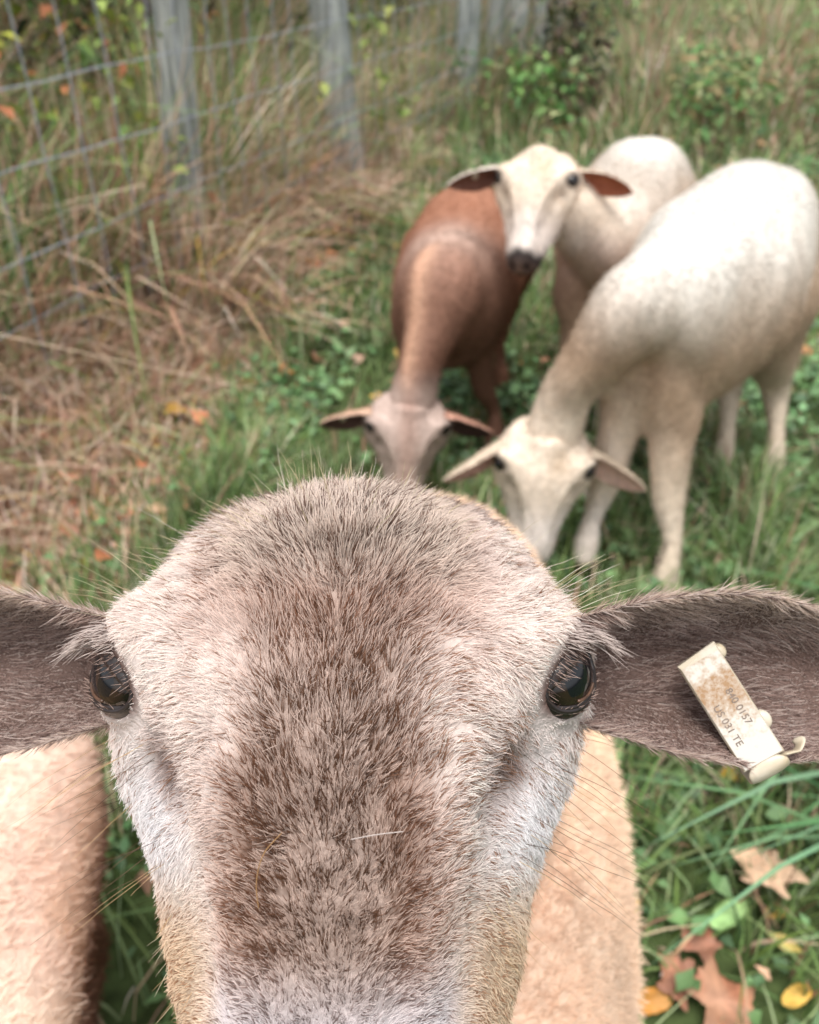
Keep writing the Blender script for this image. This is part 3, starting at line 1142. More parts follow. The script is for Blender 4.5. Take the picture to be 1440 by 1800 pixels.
def col_brown(V, l):
    x, y, z = V.T
    nz = noise(V, 8)
    rear = smooth(1.72, 1.95, y + .04 * nz)[:, None]
    C = BROWN * (1 - rear) + RUST * rear
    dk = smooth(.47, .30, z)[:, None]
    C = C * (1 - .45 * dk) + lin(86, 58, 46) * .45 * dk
    patch = np.exp(-(((x - .075) / .12) ** 2 + ((y - 1.76) / .09) ** 2 + ((z - .56) / .09) ** 2))[:, None]
    C = C * (1 - .75 * patch) + lin(190, 164, 150) * .75 * patch
    ax = np.interp(y, [1.5, 1.72], [.0, .07])
    str_ = (np.exp(-((x - ax + .02) / .022) ** 2) * smooth(1.74, 1.66, y) * smooth(.25, .32, z))[:, None]
    C = C * (1 - .8 * str_) + lin(206, 164, 138) * .8 * str_
    h = smooth(.20, .11, np.linalg.norm(l - np.array([0, .04, -.05]), axis=1))[:, None]
    hc = GREYB + 0 * V
    hc = hc * (1 - .4 * np.exp(-(l[:, 0] / .02) ** 2)[:, None]) + lin(150, 108, 90) * .4 * np.exp(-(l[:, 0] / .02) ** 2)[:, None]
    C = C * (1 - h) + hc * h
    return C * (1 + .07 * nz[:, None] + .05 * noise(V, 40, 1)[:, None])


make_sheep('brown sheep grazing with its head down and grey patch on its shoulders', (.11, 1.93),
           [(.165, 2.26, .39), (.155, 2.17, .41), (.135, 2.04, .40), (.115, 1.93, .395), (.09, 1.81, .40), (.075, 1.73, .41), (.06, 1.65, .39)],
           [.08, .13, .15, .152, .132, .11, .08], [.11, .155, .165, .17, .16, .145, .11], (1, 0, 0),
           [(.08, 1.76, .45), (.065, 1.685, .455), (.045, 1.625, .40), (.022, 1.585, .345), (.0, 1.515, .28)],
           [(.115, .13), (.095, .11), (.056, .068), (.046, .052), (.05, .056)],
           ((.0, 1.515, .285), (-.012, 1.452, .065), (.03, -1, .22)),
           [leg_front(.145, 1.80, .36, .215, 1.83, .85, 0, -1), leg_front(.02, 1.78, .36, .0, 1.80, .85, 0, -1),
            leg_hind(.24, 2.14, .38, .255, 2.22, .26, 2.15, .85, 0, -1), leg_hind(.07, 2.16, .38, .06, 2.24, .06, 2.17, .85, 0, -1)],
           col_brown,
           [(1, (.90, -.12, -.30), (0, -.55, .83), .115, .035, lin(70, 50, 46), lin(182, 140, 122)), (-1, (-.93, -.1, -.16), (0, -.55, .83), .115, .035, lin(78, 56, 50), lin(196, 164, 142))],
           .009, 65000, 1.0, -1, headw=1.12)


# ------------------------------------------------------------------ the white sheep looking up behind
def col_back(V, l):
    C = col_white(V, l)
    nz = (l[:, 1] > .142)
    t = (smooth(.124, .148, l[:, 1] + .006 * noise(V, 60)) * smooth(-.085, -.04, l[:, 2]))[:, None]
    C = C * (1 - t) + lin(38, 36, 38) * t
    ch = (smooth(.10, .15, np.linalg.norm(l - np.array([0, .04, -.05]), axis=1)) * smooth(1.95, 1.8, V[:, 1]) * smooth(.62, .5, V[:, 2]))[:, None]
    return C * (1 - .45 * ch) + lin(178, 140, 118) * .45 * ch


make_sheep('white sheep with its head raised and dark nose, standing behind the brown sheep', (.52, 2.0),
           [(.66, 2.42, .44), (.625, 2.32, .48), (.575, 2.18, .475), (.53, 2.05, .465), (.485, 1.92, .47), (.45, 1.83, .47), (.42, 1.75, .45)],
           [.10, .145, .165, .165, .14, .12, .09], [.12, .16, .175, .18, .17, .155, .12], (1, .25, 0),
           [(.47, 1.87, .50), (.425, 1.80, .535), (.365, 1.765, .585), (.31, 1.745, .635), (.275, 1.735, .665)],
           [(.115, .13), (.095, .115), (.075, .088), (.065, .075), (.058, .066)],
           ((.250, 1.715, .745), (.208, 1.585, .548), (-.38, -.85, .55)),
           [leg_front(.515, 1.80, .40, .515, 1.72, .9, -.3, -1), leg_front(.39, 1.84, .40, .40, 1.82, .9, -.3, -1),
            leg_hind(.70, 2.28, .42, .74, 2.34, .72, 2.28, .9, -.3, -1), leg_hind(.56, 2.34, .42, .57, 2.40, .56, 2.34, .9, -.3, -1)],
           col_back,
           [(1, (.97, -.10, -.22), (0, -.5, .85), .122, .029, lin(156, 94, 70), CREAM), (-1, (-.95, -.2, -.12), (0, -.5, .85), .122, .029, lin(112, 76, 64), lin(220, 208, 196))],
           .009, 65000, 1.0, -1)


# ------------------------------------------------------------------ the tan sheep alongside
def col_tan(V, l):
    nz = noise(V, 14)
    C = lin(242, 222, 204) + 0 * V
    k = smooth(-.2, .8, nz)[:, None]
    C = C * (1 - .5 * k) + lin(232, 198, 182) * .5 * k
    k = smooth(.1, .9, noise(V, 22, 1))[:, None]
    C = C * (1 - .35 * k) + lin(214, 176, 140) * .35 * k
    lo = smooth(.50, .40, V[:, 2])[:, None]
    C = C * (1 - lo) + lin(112, 78, 62) * lo  # lower flank goes dark brown, its shade painted into the wool
    return C


make_sheep('tan woolly sheep passing close alongside the grey-faced sheep, back toward it', (-.36, .1),
           [(-0.439, .56, .44), (-0.434, .48, .455), (-0.424, .33, .45), (-0.397, .16, .44), (-0.367, -.02, .44), (-0.352, -.14, .45), (-0.337, -.26, .43)],
           [.10, .15, .172, .175, .15, .125, .10], [.11, .145, .165, .17, .165, .15, .12], (1, .1, 0),
           [(-0.402, -.12, .47), (-0.392, -.22, .50), (-0.382, -.31, .54), (-0.377, -.38, .59)],
           [(.11, .13), (.09, .11), (.075, .085), (.062, .07)],
           ((-0.377, -.40, .645), (-0.372, -.58, .50), (0, -.5, .85)),
           [leg_front(-0.332, -.10, .38, -0.322, -.10, .9, 0, -1), leg_front(-0.472, -.11, .38, -0.482, -.10, .9, 0, -1),
            leg_hind(-0.382, .38, .40, -0.362, .46, -0.362, .40, .9, 0, -1), leg_hind(-0.552, .37, .40, -0.572, .45, -0.572, .39, .9, 0, -1)],
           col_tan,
           [(1, (-.95, -.1, -.2), (0, -.3, .95), .12, .029, lin(110, 80, 70), lin(200, 165, 140)), (-1, (.95, -.1, -.2), (0, -.3, .95), .12, .029, lin(110, 80, 70), lin(200, 165, 140))],
           .011, 70000, .95)


# ------------------------------------------------------------------ the grey-faced sheep looking up at the camera
def main_sheep():
    root = empty('sheep', (0, .5, 0))
    tag(root, 'grey-faced tan sheep with a cream ear tag, raising its speckled face', 'sheep')
    # where the face is held: origin between the eyes, axes sideways / to the nose / out of the forehead
    tl = math.radians(12)
    Fw = np.array([0, math.cos(PITCH), -math.sin(PITCH)])
    Up = np.array([0, math.sin(PITCH), math.cos(PITCH)])
    O = np.array([-.0220, .1696, .890])
    S = -Up * math.cos(tl) - Fw * math.sin(tl)
    N = -Fw * math.cos(tl) + Up * math.sin(tl)
    B = np.stack([np.array([1., 0, 0]), S, N])
    up_l = B @ np.array([0, 0, 1.])

    # ---- trunk, neck and legs
    parts = [tube([(.03, .92, .335), (.03, .85, .357), (.02, .75, .382), (.01, .62, .40), (.01, .48, .42), (.01, .36, .42), (.01, .26, .40), (.01, .16, .375)],
                  [.10, .135, .16, .175, .178, .168, .148, .10], [.10, .13, .155, .17, .175, .172, .16, .12], (1, 0, 0), 36, 44),
             tube([(.01, .44, .47), (.005, .385, .56), (-.005, .335, .66), (-.015, .295, .75), (-.02, .262, .82)],
                  [.135, .11, .085, .072, .058], [.14, .12, .092, .072, .056], (1, 0, 0), 28, 30)]
    for a in (leg_front(.085, .40, .36, .085, .37, .9, 0, -1), leg_front(-.065, .40, .36, -.07, .37, .9, 0, -1),
              leg_hind(.105, .80, .36, .115, .90, .11, .83, .9, 0, -1), leg_hind(-.065, .80, .36, -.075, .90, -.07, .83, .9, 0, -1)):
        parts.append(leg(*a))
    V, F = merge(parts)
    V, F = remesh(V, F, .008, 4)
    nz = noise(V, 10)
    C = lin(228, 200, 175) * (1 + .10 * nz[:, None] + .08 * noise(V, 32, 1)[:, None])
    ch = (smooth(.10, .0, np.abs(V[:, 0] - .06)) * smooth(.45, .33, V[:, 1]))[:, None]
    C = C * (1 - .3 * ch) + lin(206, 166, 142) * .3 * ch
    hf = smooth(.04, .02, V[:, 2])[:, None]
    C = C * (1 - hf) + lin(120, 100, 84) * hf
    nk = smooth(.60, .74, V[:, 2])[:, None]
    C = C * (1 - nk) + lin(178, 150, 132) * nk
    bme = build('coat', V, F, np.clip(C, 0, .9))
    recalc(bme)

    # ---- head
    R = head_local(170, 110, up_l)
    hv, hfc = rings_mesh(R)
    hw = O + hv @ B
    l = hv

    def face_cols(l, n):
        """colour of the coat at face points: returns light-hair colour, dark-hair colour, share of dark hairs"""
        u, s, nn = l.T
        au = np.abs(u)
        P3 = l * 1.0
        n1, n2 = noise(P3, 55), noise(P3, 130, 1)
        ue = u + .004 * n1
        half = np.interp(s, [-.08, -.05, -.02, .02, .06, .1, .14], [.020, .020, .022, .024, .025, .023, .02])
        band = smooth(half + .013, half - .011, np.abs(ue - .002)) * np.interp(s, [-.06, -.035, .0, .02], [.62, .50, .85, 1.0])
        light = np.broadcast_to(lin(251, 235, 227), (n, 3)).copy()
        dark = np.broadcast_to(lin(152, 116, 94), (n, 3)).copy()
        frac = .10 + .0 * u
        lb = lin(226, 202, 189)
        light = light * (1 - band[:, None]) + lb * band[:, None]
        dark = dark * (1 - band[:, None]) + lin(100, 70, 52) * band[:, None]
        frac = frac * (1 - band) + .54 * band
        # warm brown where the whorl opens, and down both edges of the dark blaze
        warm = np.exp(-((s + .024 + .25 * au) / .020) ** 2) * smooth(.055, .03, au)
        edge = np.exp(-((np.abs(ue) - half) / .012) ** 2) * smooth(.0, .03, s) * smooth(.11, .08, s)
        wv = np.clip(.6 * warm + .6 * edge, 0, 1)[:, None]
        light = light * (1 - wv) + lin(206, 172, 154) * wv
        dark = dark * (1 - wv) + lin(122, 82, 62) * wv
        frac = frac + .10 * wv[:, 0]
        # greyer, paler muzzle
        mz = (smooth(.066, .095, s) * smooth(.042, .03, au))[:, None]
        light = light * (1 - mz) + lin(240, 232, 234) * mz
        dark = dark * (1 - mz) + lin(132, 116, 114) * mz
        frac = frac * (1 - .6 * mz[:, 0])
        # poll: grey-brown
        pl = (smooth(-.024, -.045, s) * smooth(.05, .03, au))[:, None]
        light = light * (1 - pl) + lin(234, 216, 203) * pl
        dark = dark * (1 - pl) + lin(116, 92, 80) * pl
        # pale brows and white cheeks
        wc = (np.exp(-(((au - .064) / .018) ** 2 + ((s - .042) / .026) ** 2)))[:, None]
        light = light * (1 - wc) + lin(254, 250, 252) * wc
        frac = frac * (1 - .55 * wc[:, 0])
        # tan sides of the muzzle and jaw
        tn = np.clip(smooth(.030, .050, au) * smooth(.048, .085, s) + smooth(-.055, -.085, nn) * smooth(.0, .05, s), 0, 1)[:, None]
        light = light * (1 - tn) + lin(238, 214, 186) * tn
        dark = dark * (1 - tn) + lin(160, 122, 94) * tn
        frac = frac * (1 - tn[:, 0]) + .24 * tn[:, 0]
        # darker skin-coloured rim by the eye corners and tear hollow
        for sg in (-1, 1):
            de = np.exp(-(((u - sg * .052) / .007) ** 2 + ((s - .020 - (sg * .055 - u) * sg * .6) / .010) ** 2))[:, None] * .8
            light = light * (1 - de) + lin(150, 124, 116) * de
            frac = frac + .2 * de[:, 0]
        # side of the head behind the eye is browner
        sb = (smooth(-.045, -.07, nn) * smooth(.03, -.01, s))[:, None]
        light = light * (1 - sb) + lin(150, 126, 116) * sb
        dark = dark * (1 - sb) + lin(86, 66, 58) * sb
        n3 = noise(P3, 560, 2)
        frac = frac + .2 * sb[:, 0] + .10 * n1 + .08 * n2 + (.08 + .12 * band) * n3
        light = light * (1 + .05 * n2[:, None])
        return light, dark, np.clip(frac, .04, .85)

    lt, dk, fr = face_cols(hv, len(hv))
    fr = fr[:, None]
    skin = (lt * (1 - fr) + dk * fr) * .5
    nl = smooth(.158, .168, hv[:, 1])[:, None]
    skin = skin * (1 - nl) + lin(70, 58, 58) * nl
    # dark bare skin round the eyes
    for sg in (-1, 1):
        c, e, p, q = eye_frame(sg, up_l)
        dd = hv - c
        a = np.sqrt((dd @ p / EYE_P) ** 2 + (dd @ q / EYE_Q) ** 2)
        w = (smooth(1.45, 1.1, a) * (dd @ e > 0) * (np.linalg.norm(dd, axis=1) < .034))[:, None]
        skin = skin * (1 - w) + lin(84, 64, 58) * w
    hme = build('face', hw, hfc, np.clip(skin, 0, .9))
    recalc(hme)

    # ---- ears
    ear_m = []
    vs = [np.asarray(V), hw]
    fs = [list(q) for q in F] + [[i + len(V) for i in q] for q in hfc]
    cs = [C, skin]
    off = len(V) + len(hw)
    frames = {}
    for sg in (-1, 1):
        ax = norm(B.T @ norm([sg * .985, .035 if sg > 0 else .02, -.10]))
        upv = norm(-S - ax * np.dot(-S, ax))
        nf = norm(N - ax * np.dot(N, ax) - upv * np.dot(N, upv))
        base = O + np.array([sg * .070, -.008, -.060]) @ B
        ER, nb = ear_rings(.145, .0325, 60, 34, .0035, .03, .85, .60)
        Wv = base + ER[..., :1] * ax + ER[..., 1:2] * upv + ER[..., 2:3] * nf
        v, f = rings_mesh(Wv)
        col = np.empty(ER.shape)
        b = np.linspace(-1, 1, nb)
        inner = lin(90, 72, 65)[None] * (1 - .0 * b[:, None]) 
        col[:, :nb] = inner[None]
        col[:, nb:] = lin(170, 146, 136)
        col = col.reshape(-1, 3)
        em = build('ear', v, f, col)
        recalc(em)
        ear_m.append((sg, em, base, ax, upv, nf))
        frames[sg] = (base, ax, upv, nf)
        vs.append(v)
        fs += [[i + off for i in q] for q in f]
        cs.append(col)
        off += len(v)
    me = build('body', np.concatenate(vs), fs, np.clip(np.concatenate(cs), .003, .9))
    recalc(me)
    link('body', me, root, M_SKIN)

    # ---- coat on trunk and neck
    fwd = np.array([0, -1, 0.])
    fur_coat('fleece', bme, 120000, .011, .7, .00042, M_WOOL, root, lambda P: np.broadcast_to(np.array([0, .6, -.7]), P.shape), .55, 1.1, .85,
             lambda P: np.where(P[:, 1] < .55, 1, .35), .15)

    # ---- face hair
    eyes = [eye_frame(sg, up_l) for sg in (-1, 1)]

    def not_eye(P):
        ll = (P - O) @ B.T
        w = np.ones(len(P))
        for c, e, p, q in eyes:
            dd = ll - c
            a = np.sqrt((dd @ p / EYE_P) ** 2 + (dd @ q / EYE_Q) ** 2)
            w *= np.where((a < 1.04) & (dd @ e > 0) & (np.linalg.norm(dd, axis=1) < .034), 0, 1)
        w *= np.where(ll[:, 2] < -.095, .25, 1) * np.where(ll[:, 1] > .165, .1, 1)
        return w

    def face_flow(ll):
        u, s = ll[:, 0], ll[:, 1]
        a = np.abs(u) / .072
        low = smooth(-.05, .02, s)
        phi_hi = np.interp(a, [0, .25, .5, .8, 1.2], [0, 28, 62, 88, 110])
        phi_lo = np.interp(a, [0, .2, .4, .6, .85, 1.2], [0, 18, 62, 108, 134, 150])
        ph = np.radians(phi_hi * (1 - low) + phi_lo * low) * np.sign(u)
        ph = ph + .25 * noise(ll, 60, 2)
        return np.stack([np.sin(ph), -np.cos(ph), 0 * u], -1)

    def coat(name, n, lmul, rad, darkbias=0.0, lift0=.5):
        P, Nn, _ = scatter(hme, n, not_eye)
        ll = (P - O) @ B.T
        light, dark, frac = face_cols(ll, n)
        isd = rng.random(n) < np.clip(frac + darkbias, 0, 1)
        tipc = np.where(isd[:, None], dark * rng.uniform(.7, 1.5, (n, 1)), light * rng.uniform(.78, 1.1, (n, 1)))
        rootc = np.where(isd[:, None], dark * .55, light * (.62 - .30 * frac[:, None]))
        D = face_flow(ll) @ B
        T = norm(D - (D * Nn).sum(1, keepdims=True) * Nn)
        s = ll[:, 1]
        L = np.interp(s, [-.07, -.05, -.03, .02, .06, .1, .16], [.0135, .0125, .0105, .0078, .0058, .0048, .0032]) * rng.uniform(.6, 1.2, n) * lmul
        L = L * np.interp(np.abs(ll[:, 0]), [0, .05, .08], [1, .95, .9])
        for c, e, p, q in eyes:      # short hair round the eyes
            dd = ll - c
            a = np.sqrt((dd @ p / EYE_P) ** 2 + (dd @ q / EYE_Q) ** 2)
            L = L * np.where(np.linalg.norm(dd, axis=1) < .045, .28 + .72 * smooth(1.3, 2.6, a), 1)
        lift = np.interp(np.abs(ll[:, 0]), [0, .03, .06], [lift0 + .18, lift0, lift0 - .14])[:, None] + np.interp(s, [.02, .08], [0, .22])[:, None]
        clump = np.stack([noise(P, 330, 0), noise(P, 330, 1), noise(P, 330, 2)], -1) * .30
        j = rng.normal(0, .20, (n, 3)) + clump
        D0 = norm(T * np.cos(lift) + Nn * np.sin(lift) + j)
        D1 = norm(T * np.cos(lift * .35) + Nn * np.sin(lift * .35) + j * 1.2)
        return hair(name, P - Nn * .0006, D0, D1, L, rad * rng.uniform(.75, 1.2, n), np.clip(rootc, 0, .9), np.clip(tipc, 0, .92), M_FUR, root, 5, .22)

    coat('fur', 210000, .72, .000155)

    # ---- ear hair
    for sg, em, base, ax, upv, nf in ear_m:
        n = 60000
        P, Nn, cc = scatter(em, n)
        rel = P - base
        a_, b_, z_ = rel @ ax / .145, rel @ upv / .0315, rel @ nf
        inner = cc[:, 0] < .5 * (lin(90, 72, 65)[0] + lin(170, 146, 136)[0])
        rim = smooth(.45, .95, b_)
        keep = ~(inner & (b_ < .35) & (rng.random(n) > .42 + .5 * np.abs(b_)))
        P, Nn, inner, a_, b_, rim = P[keep], Nn[keep], inner[keep], a_[keep], b_[keep], rim[keep]
        n = len(P)
        Cb = np.where(inner[:, None], lin(176, 150, 140), lin(206, 184, 170))
        Cb = Cb * (1 - rim[:, None]) + lin(216, 194, 176) * rim[:, None]
        r = rng.random(n)
        Cb = np.where((r < .22)[:, None], lin(222, 204, 194), np.where((r > .80)[:, None], lin(120, 96, 88), Cb))
        D = ax * 1.0 - upv * np.where(inner, .55 * smooth(-.2, .9, b_) - .1, .15)[:, None]
        T = norm(D - (D * Nn).sum(1, keepdims=True) * Nn)
        lf = np.where(inner, .45, .3)[:, None]
        clump = np.stack([noise(P, 150, 0), noise(P, 150, 1), noise(P, 150, 2)], -1) * .16
        j = rng.normal(0, .16, (n, 3)) + clump
        D0 = norm(T * np.cos(lf) + Nn * np.sin(lf) + j)
        D1 = norm(T + Nn * .1 + j * 1.2)
        L = np.where(inner, .0075 + .003 * smooth(0, .8, b_), .0045) * rng.uniform(.5, 1.2, n)
        v = rng.uniform(.8, 1.15, (n, 1))
        hair('ear_hair', P - Nn * .0004, D0, D1, L, .00012, Cb * v * .62, Cb * v, M_FUR, root, 4, .2)

    # ---- eyes, lids, lashes
    lashP, lashD, lashL = [], [], []
    for sg, (c, e, p, q) in zip((-1, 1), eyes):
        eye = eyeball(root, O + c @ B, norm(e @ B), norm(p @ B))
        ph = np.linspace(0, 2 * math.pi, 49)[:-1]

        def rim(kp, kq, rr):
            d0 = np.outer(np.cos(ph) * kp, p) + np.outer(np.sin(ph) * kq, q)
            dz = np.sqrt(np.clip(rr ** 2 - (d0 ** 2).sum(1), 1e-8, None))
            return O + (c + d0 + dz[:, None] * e) @ B
        for nm, kp, kq, rr, tr, mat in (('eyelid', EYE_P * 1.02, EYE_Q * 1.02, .0159, .0010, M_LID),):
            Q = rim(kp, kq, rr)
            T = norm(np.roll(Q, -1, 0) - np.roll(Q, 1, 0))
            cw = O + c @ B
            A1 = norm(Q - cw)
            A2 = np.cross(T, A1)
            aa = np.linspace(0, 2 * math.pi, 10, endpoint=False)
            RR = Q[:, None] + tr * (A1[:, None] * np.cos(aa)[:, None] + A2[:, None] * np.sin(aa)[:, None])
            fc = grid_faces(len(Q), 10).tolist() + [[(len(Q) - 1) * 10 + k, (len(Q) - 1) * 10 + (k + 1) % 10, (k + 1) % 10, k] for k in range(10)]
            em = build(nm, RR.reshape(-1, 3), fc)
            recalc(em)
            link(nm, em, root, mat)
        upq = 1 if (q @ up_l) > 0 else -1
        uu = np.linspace(-1.22, 1.22, 25)
        for nm, e0, rr in (('upper_eyelid', .58, .0164), ('lower_eyelid', -.86, .0162)):
            sgn = 1 if e0 > 0 else -1
            lo = abs(e0) * np.clip(1 - .72 * uu ** 2, -.1, 1) + .0
            hi = 1.5 * np.sqrt(np.clip(1 - (uu / 1.35) ** 2, .02, 1))
            rows = []
            for k in np.linspace(0, 1, 8):
                qq = (lo * (1 - k) + hi * k) * EYE_Q * sgn * upq
                d0 = np.outer(uu * EYE_P, p) + np.outer(qq, q)
                rad_ = rr - .0005 * (k < .01)
                dz = np.sqrt(np.clip(rad_ ** 2 - (d0 ** 2).sum(1), 1e-8, None))
                rows.append(O + (c + d0 + dz[:, None] * e) @ B)
            rows = np.array(rows)
            ins = rows + (O + c @ B - rows) * .06
            RR = np.concatenate([rows, ins[::-1]], 0)
            v, f = rings_mesh(RR.transpose(1, 0, 2))
            lm = build(nm, v, f)
            recalc(lm)
            link(nm, lm, root, M_LID)
            nh = 190 if sgn > 0 else 110
            w_ = rng.uniform(-1.1, 1.1, nh)
            kk_ = rng.uniform(.0, 1, nh) ** .8
            qq = ((abs(e0) * np.clip(1 - .72 * w_ ** 2, -.1, 1)) * (1 - kk_) + 1.4 * np.sqrt(np.clip(1 - (w_ / 1.35) ** 2, .02, 1)) * kk_) * EYE_Q * sgn * upq
            d0 = (w_ * EYE_P)[:, None] * p + qq[:, None] * q
            dz = np.sqrt(np.clip(rr ** 2 - (d0 ** 2).sum(1), 1e-8, None))
            hp = c + d0 + dz[:, None] * e
            hd = norm(np.stack([sg * .7 + 0 * w_, .45 * sgn + 0 * w_, .15 + 0 * w_], -1) + rng.normal(0, .2, (nh, 3)))
            hc_ = np.where((rng.random(nh) < .45)[:, None], lin(190, 164, 152), lin(84, 62, 54))
            hair('lid_hair', O + hp @ B, hd @ B, norm(hd + .3 * e) @ B, rng.uniform(.0025, .0055, nh) * (1 if sgn > 0 else .6), .00012, hc_ * .6, hc_, M_FUR, root, 4, .2)
        # amber fold of the lower lid
        pl = np.linspace(-.6, .6, 14) - math.pi / 2 * upq
        for kk, tr in ((EYE_Q * .74, .0006),):
            d0 = np.outer(np.cos(pl) * EYE_P * .72, p) + np.outer(np.sin(pl) * kk, q)
            dz = np.sqrt(np.clip(.0155 ** 2 - (d0 ** 2).sum(1), 1e-8, None))
            Q = O + (c + d0 + dz[:, None] * e) @ B
            v, f = tube(Q, tr, tr, norm(e @ B), 8, 30)
            link('lower_lid', build('lower_lid', v, f), root, M_LID2)
        # pale brow tuft hanging over the outer corner of the eye, and lashes
        n = 700
        w = rng.uniform(0, 1, n)
        so = 1 if p @ np.array([sg, 0, -.6]) > 0 else -1       # which way along the lid is outwards
        ang = math.pi / 2 * upq - so * upq * (w * 1.35 - .15)
        d0 = np.outer(np.cos(ang) * EYE_P * 1.25, p) + np.outer(np.sin(ang) * EYE_Q * 1.55, q) + rng.normal(0, .0016, (n, 3))
        dz = np.sqrt(np.clip(.0200 ** 2 - (d0 ** 2).sum(1), 1e-5, None))
        lp = c + d0 + dz[:, None] * e
        lashP.append(O + lp @ B)
        outw = smooth(.0, .02, d0 @ np.array([sg, 0, -.6]) + .004)
        Dl = np.stack([sg * (.8 + .3 * outw), .12 + .40 * outw, -.15 + 0 * w], -1) + rng.normal(0, .14, (n, 3))
        lashD.append(norm(Dl) @ B)
        lashL.append((.006 + .009 * outw) * rng.uniform(.6, 1.2, n))
    P = np.concatenate(lashP)
    D = np.concatenate(lashD)
    n = len(P)
    cl = np.where((rng.random(n) < .75)[:, None], lin(224, 208, 200), lin(96, 74, 66))
    hair('brow_hair', P, D, norm(D + 0.25 * S), np.concatenate(lashL), .00014, cl * .6, cl, M_FUR, root, 5, .15)

    # ---- long guard hairs on the poll, brows and cheeks
    Pl, Nl, _ = scatter(hme, 60000)
    ll = (Pl - O) @ B.T
    gP, gD, gL, gC = [], [], [], []

    def guard(mask, k, dirf, L0, L1, cols):
        idx = np.flatnonzero(mask)
        idx = rng.choice(idx, min(k, len(idx)), replace=False)
        gP.append(Pl[idx])
        gD.append(norm(dirf(ll[idx]) @ B + Nl[idx] * .5 + rng.normal(0, .22, (len(idx), 3))))
        gL.append(rng.uniform(L0, L1, len(idx)))
        gC.append(pick(cols, len(idx)))
    pale = [lin(206, 190, 160), lin(226, 214, 200), lin(190, 176, 140)]
    guard((ll[:, 1] < -.045) & (ll[:, 2] > -.05), 80, face_flow, .009, .015, pale)
    guard((ll[:, 1] < -.045) & (np.abs(ll[:, 0] + .012) < .03) & (ll[:, 2] > -.05), 22, face_flow, .013, .024, pale)
    for sg in (-1, 1):
        guard((sg * ll[:, 0] > .058) & (ll[:, 1] < -.02) & (ll[:, 2] > -.06), 24, lambda q: np.stack([np.sign(q[:, 0]), -.35 + 0 * q[:, 0], 0 * q[:, 0]], -1), .016, .034, pale)
        guard((sg * ll[:, 0] > .056) & (ll[:, 1] > .012) & (ll[:, 1] < .06) & (ll[:, 2] > -.07), 26, lambda q: np.stack([np.sign(q[:, 0]), .55 + 0 * q[:, 0], 0 * q[:, 0]], -1), .02, .05,
              [lin(110, 84, 64), lin(190, 160, 120), lin(80, 62, 52)])
        guard((sg * ll[:, 0] > .045) & (ll[:, 1] > .06) & (ll[:, 2] > -.08), 40, lambda q: np.stack([.6 * np.sign(q[:, 0]), 1.0 + 0 * q[:, 0], -.5 + 0 * q[:, 0]], -1), .006, .012, [lin(226, 208, 180), lin(200, 170, 130)])
    P, D, L, Cc = np.concatenate(gP), np.concatenate(gD), np.concatenate(gL), np.clip(np.concatenate(gC), 0, .9)
    hair('guard_hair', P, D, norm(D + np.array([0, 0, -.25])), L, .00009, Cc * .8, Cc, M_FUR, root, 7, .3, .05)

    # ---- ear tag
    base, ax, upv, nf = frames[1]
    tg = empty('ear_tag')
    tg.parent = root
    tg['label'] = 'cream plastic loop tag with brown dirt over its printed numbers'
    c0 = base + ax * .052 + upv * .0065 + nf * .021          # top of the plate
    lg = norm(ax * .52 - upv * .84 + nf * .05)                # down the plate
    wd = norm(np.cross(lg, nf))
    if wd @ ax < 0: wd = -wd
    fn = norm(np.cross(wd, lg))
    if fn @ nf < 0: fn = -fn
    wd = norm(wd + fn * .30)                                  # turned so its edge shows
    fn = norm(np.cross(wd, lg))
    if fn @ nf < 0: fn = -fn

    def W3(x, y, z): return c0 + wd * x + lg * y + fn * z

    def slab(name, outline, z0, z1, mat, cols=False, bev=.0004):
        o = np.array(outline)
        ctr = o.mean(0)
        lay = []
        for z, k in ((z0, .94), (z0 + (z1 - z0) * .2, 1), (z0 + (z1 - z0) * .8, 1), (z1, .94)):
            q = ctr + (o - ctr) * k
            lay.append(np.array([W3(x, y, z) for x, y in q]))
        v, f = rings_mesh(np.array(lay))
        cc = None
        m_ = build(name, v, f, cc, False)
        recalc(m_)
        ob = link(name, m_, None, mat)
        ob.parent = tg
        ob.location = -root.location
        return ob
    W_, L_ = .0078, .0415
    slab('plate', [(-W_, 0), (W_, -.0015), (W_, L_), (-W_, L_)], -.0042, .0, M_TAG)
    # printed face: fine grid so the dirt can fade along it
    gx, gy = np.meshgrid(np.linspace(-W_ * .93, W_ * .93, 8), np.linspace(.0015, L_ * .985, 40))
    v = np.array([W3(x, y, .0001) for x, y in zip(gx.ravel(), gy.ravel())])
    yy = gy.ravel() / L_
    dirt = np.interp(yy, [0, .12, .22, .45, .6, .78, 1], [.75, .45, .95, 1.0, .65, .25, .0])
    fm = build('plate_face', v, grid_faces(40, 8, False), np.stack([dirt] * 3, -1), False)
    o = link('plate_face', fm, None, M_TAGF)
    o.parent = tg
    o.location = -root.location
    # folded foot of the loop, wrapping under the ear edge
    prof = [(L_ - .001, -.0008), (L_ + .003, -.0012), (L_ + .0052, -.004), (L_ + .0055, -.009), (L_ + .002, -.013), (L_ - .006, -.0145)]
    pts = np.array([W3(0, y, z) for y, z in prof])
    v, f = tube(pts, W_ * .98, .0011, wd, 14, 60)
    m_ = build('loop', v, f); recalc(m_)
    o = link('loop', m_, None, M_TAG); o.parent = tg; o.location = -root.location
    # curled lip at the end of the fold
    pts = np.array([W3(W_ * .80, L_ + .001, -.002), W3(W_ * 1.2, L_ + .002, -.003), W3(W_ * 1.5, L_ + .0028, -.004), W3(W_ * 1.8, L_ + .0015, -.005), W3(W_ * 1.9, L_ - .0005, -.006)])
    v, f = tube(pts, .0006, .0026, lg, 10, 30)
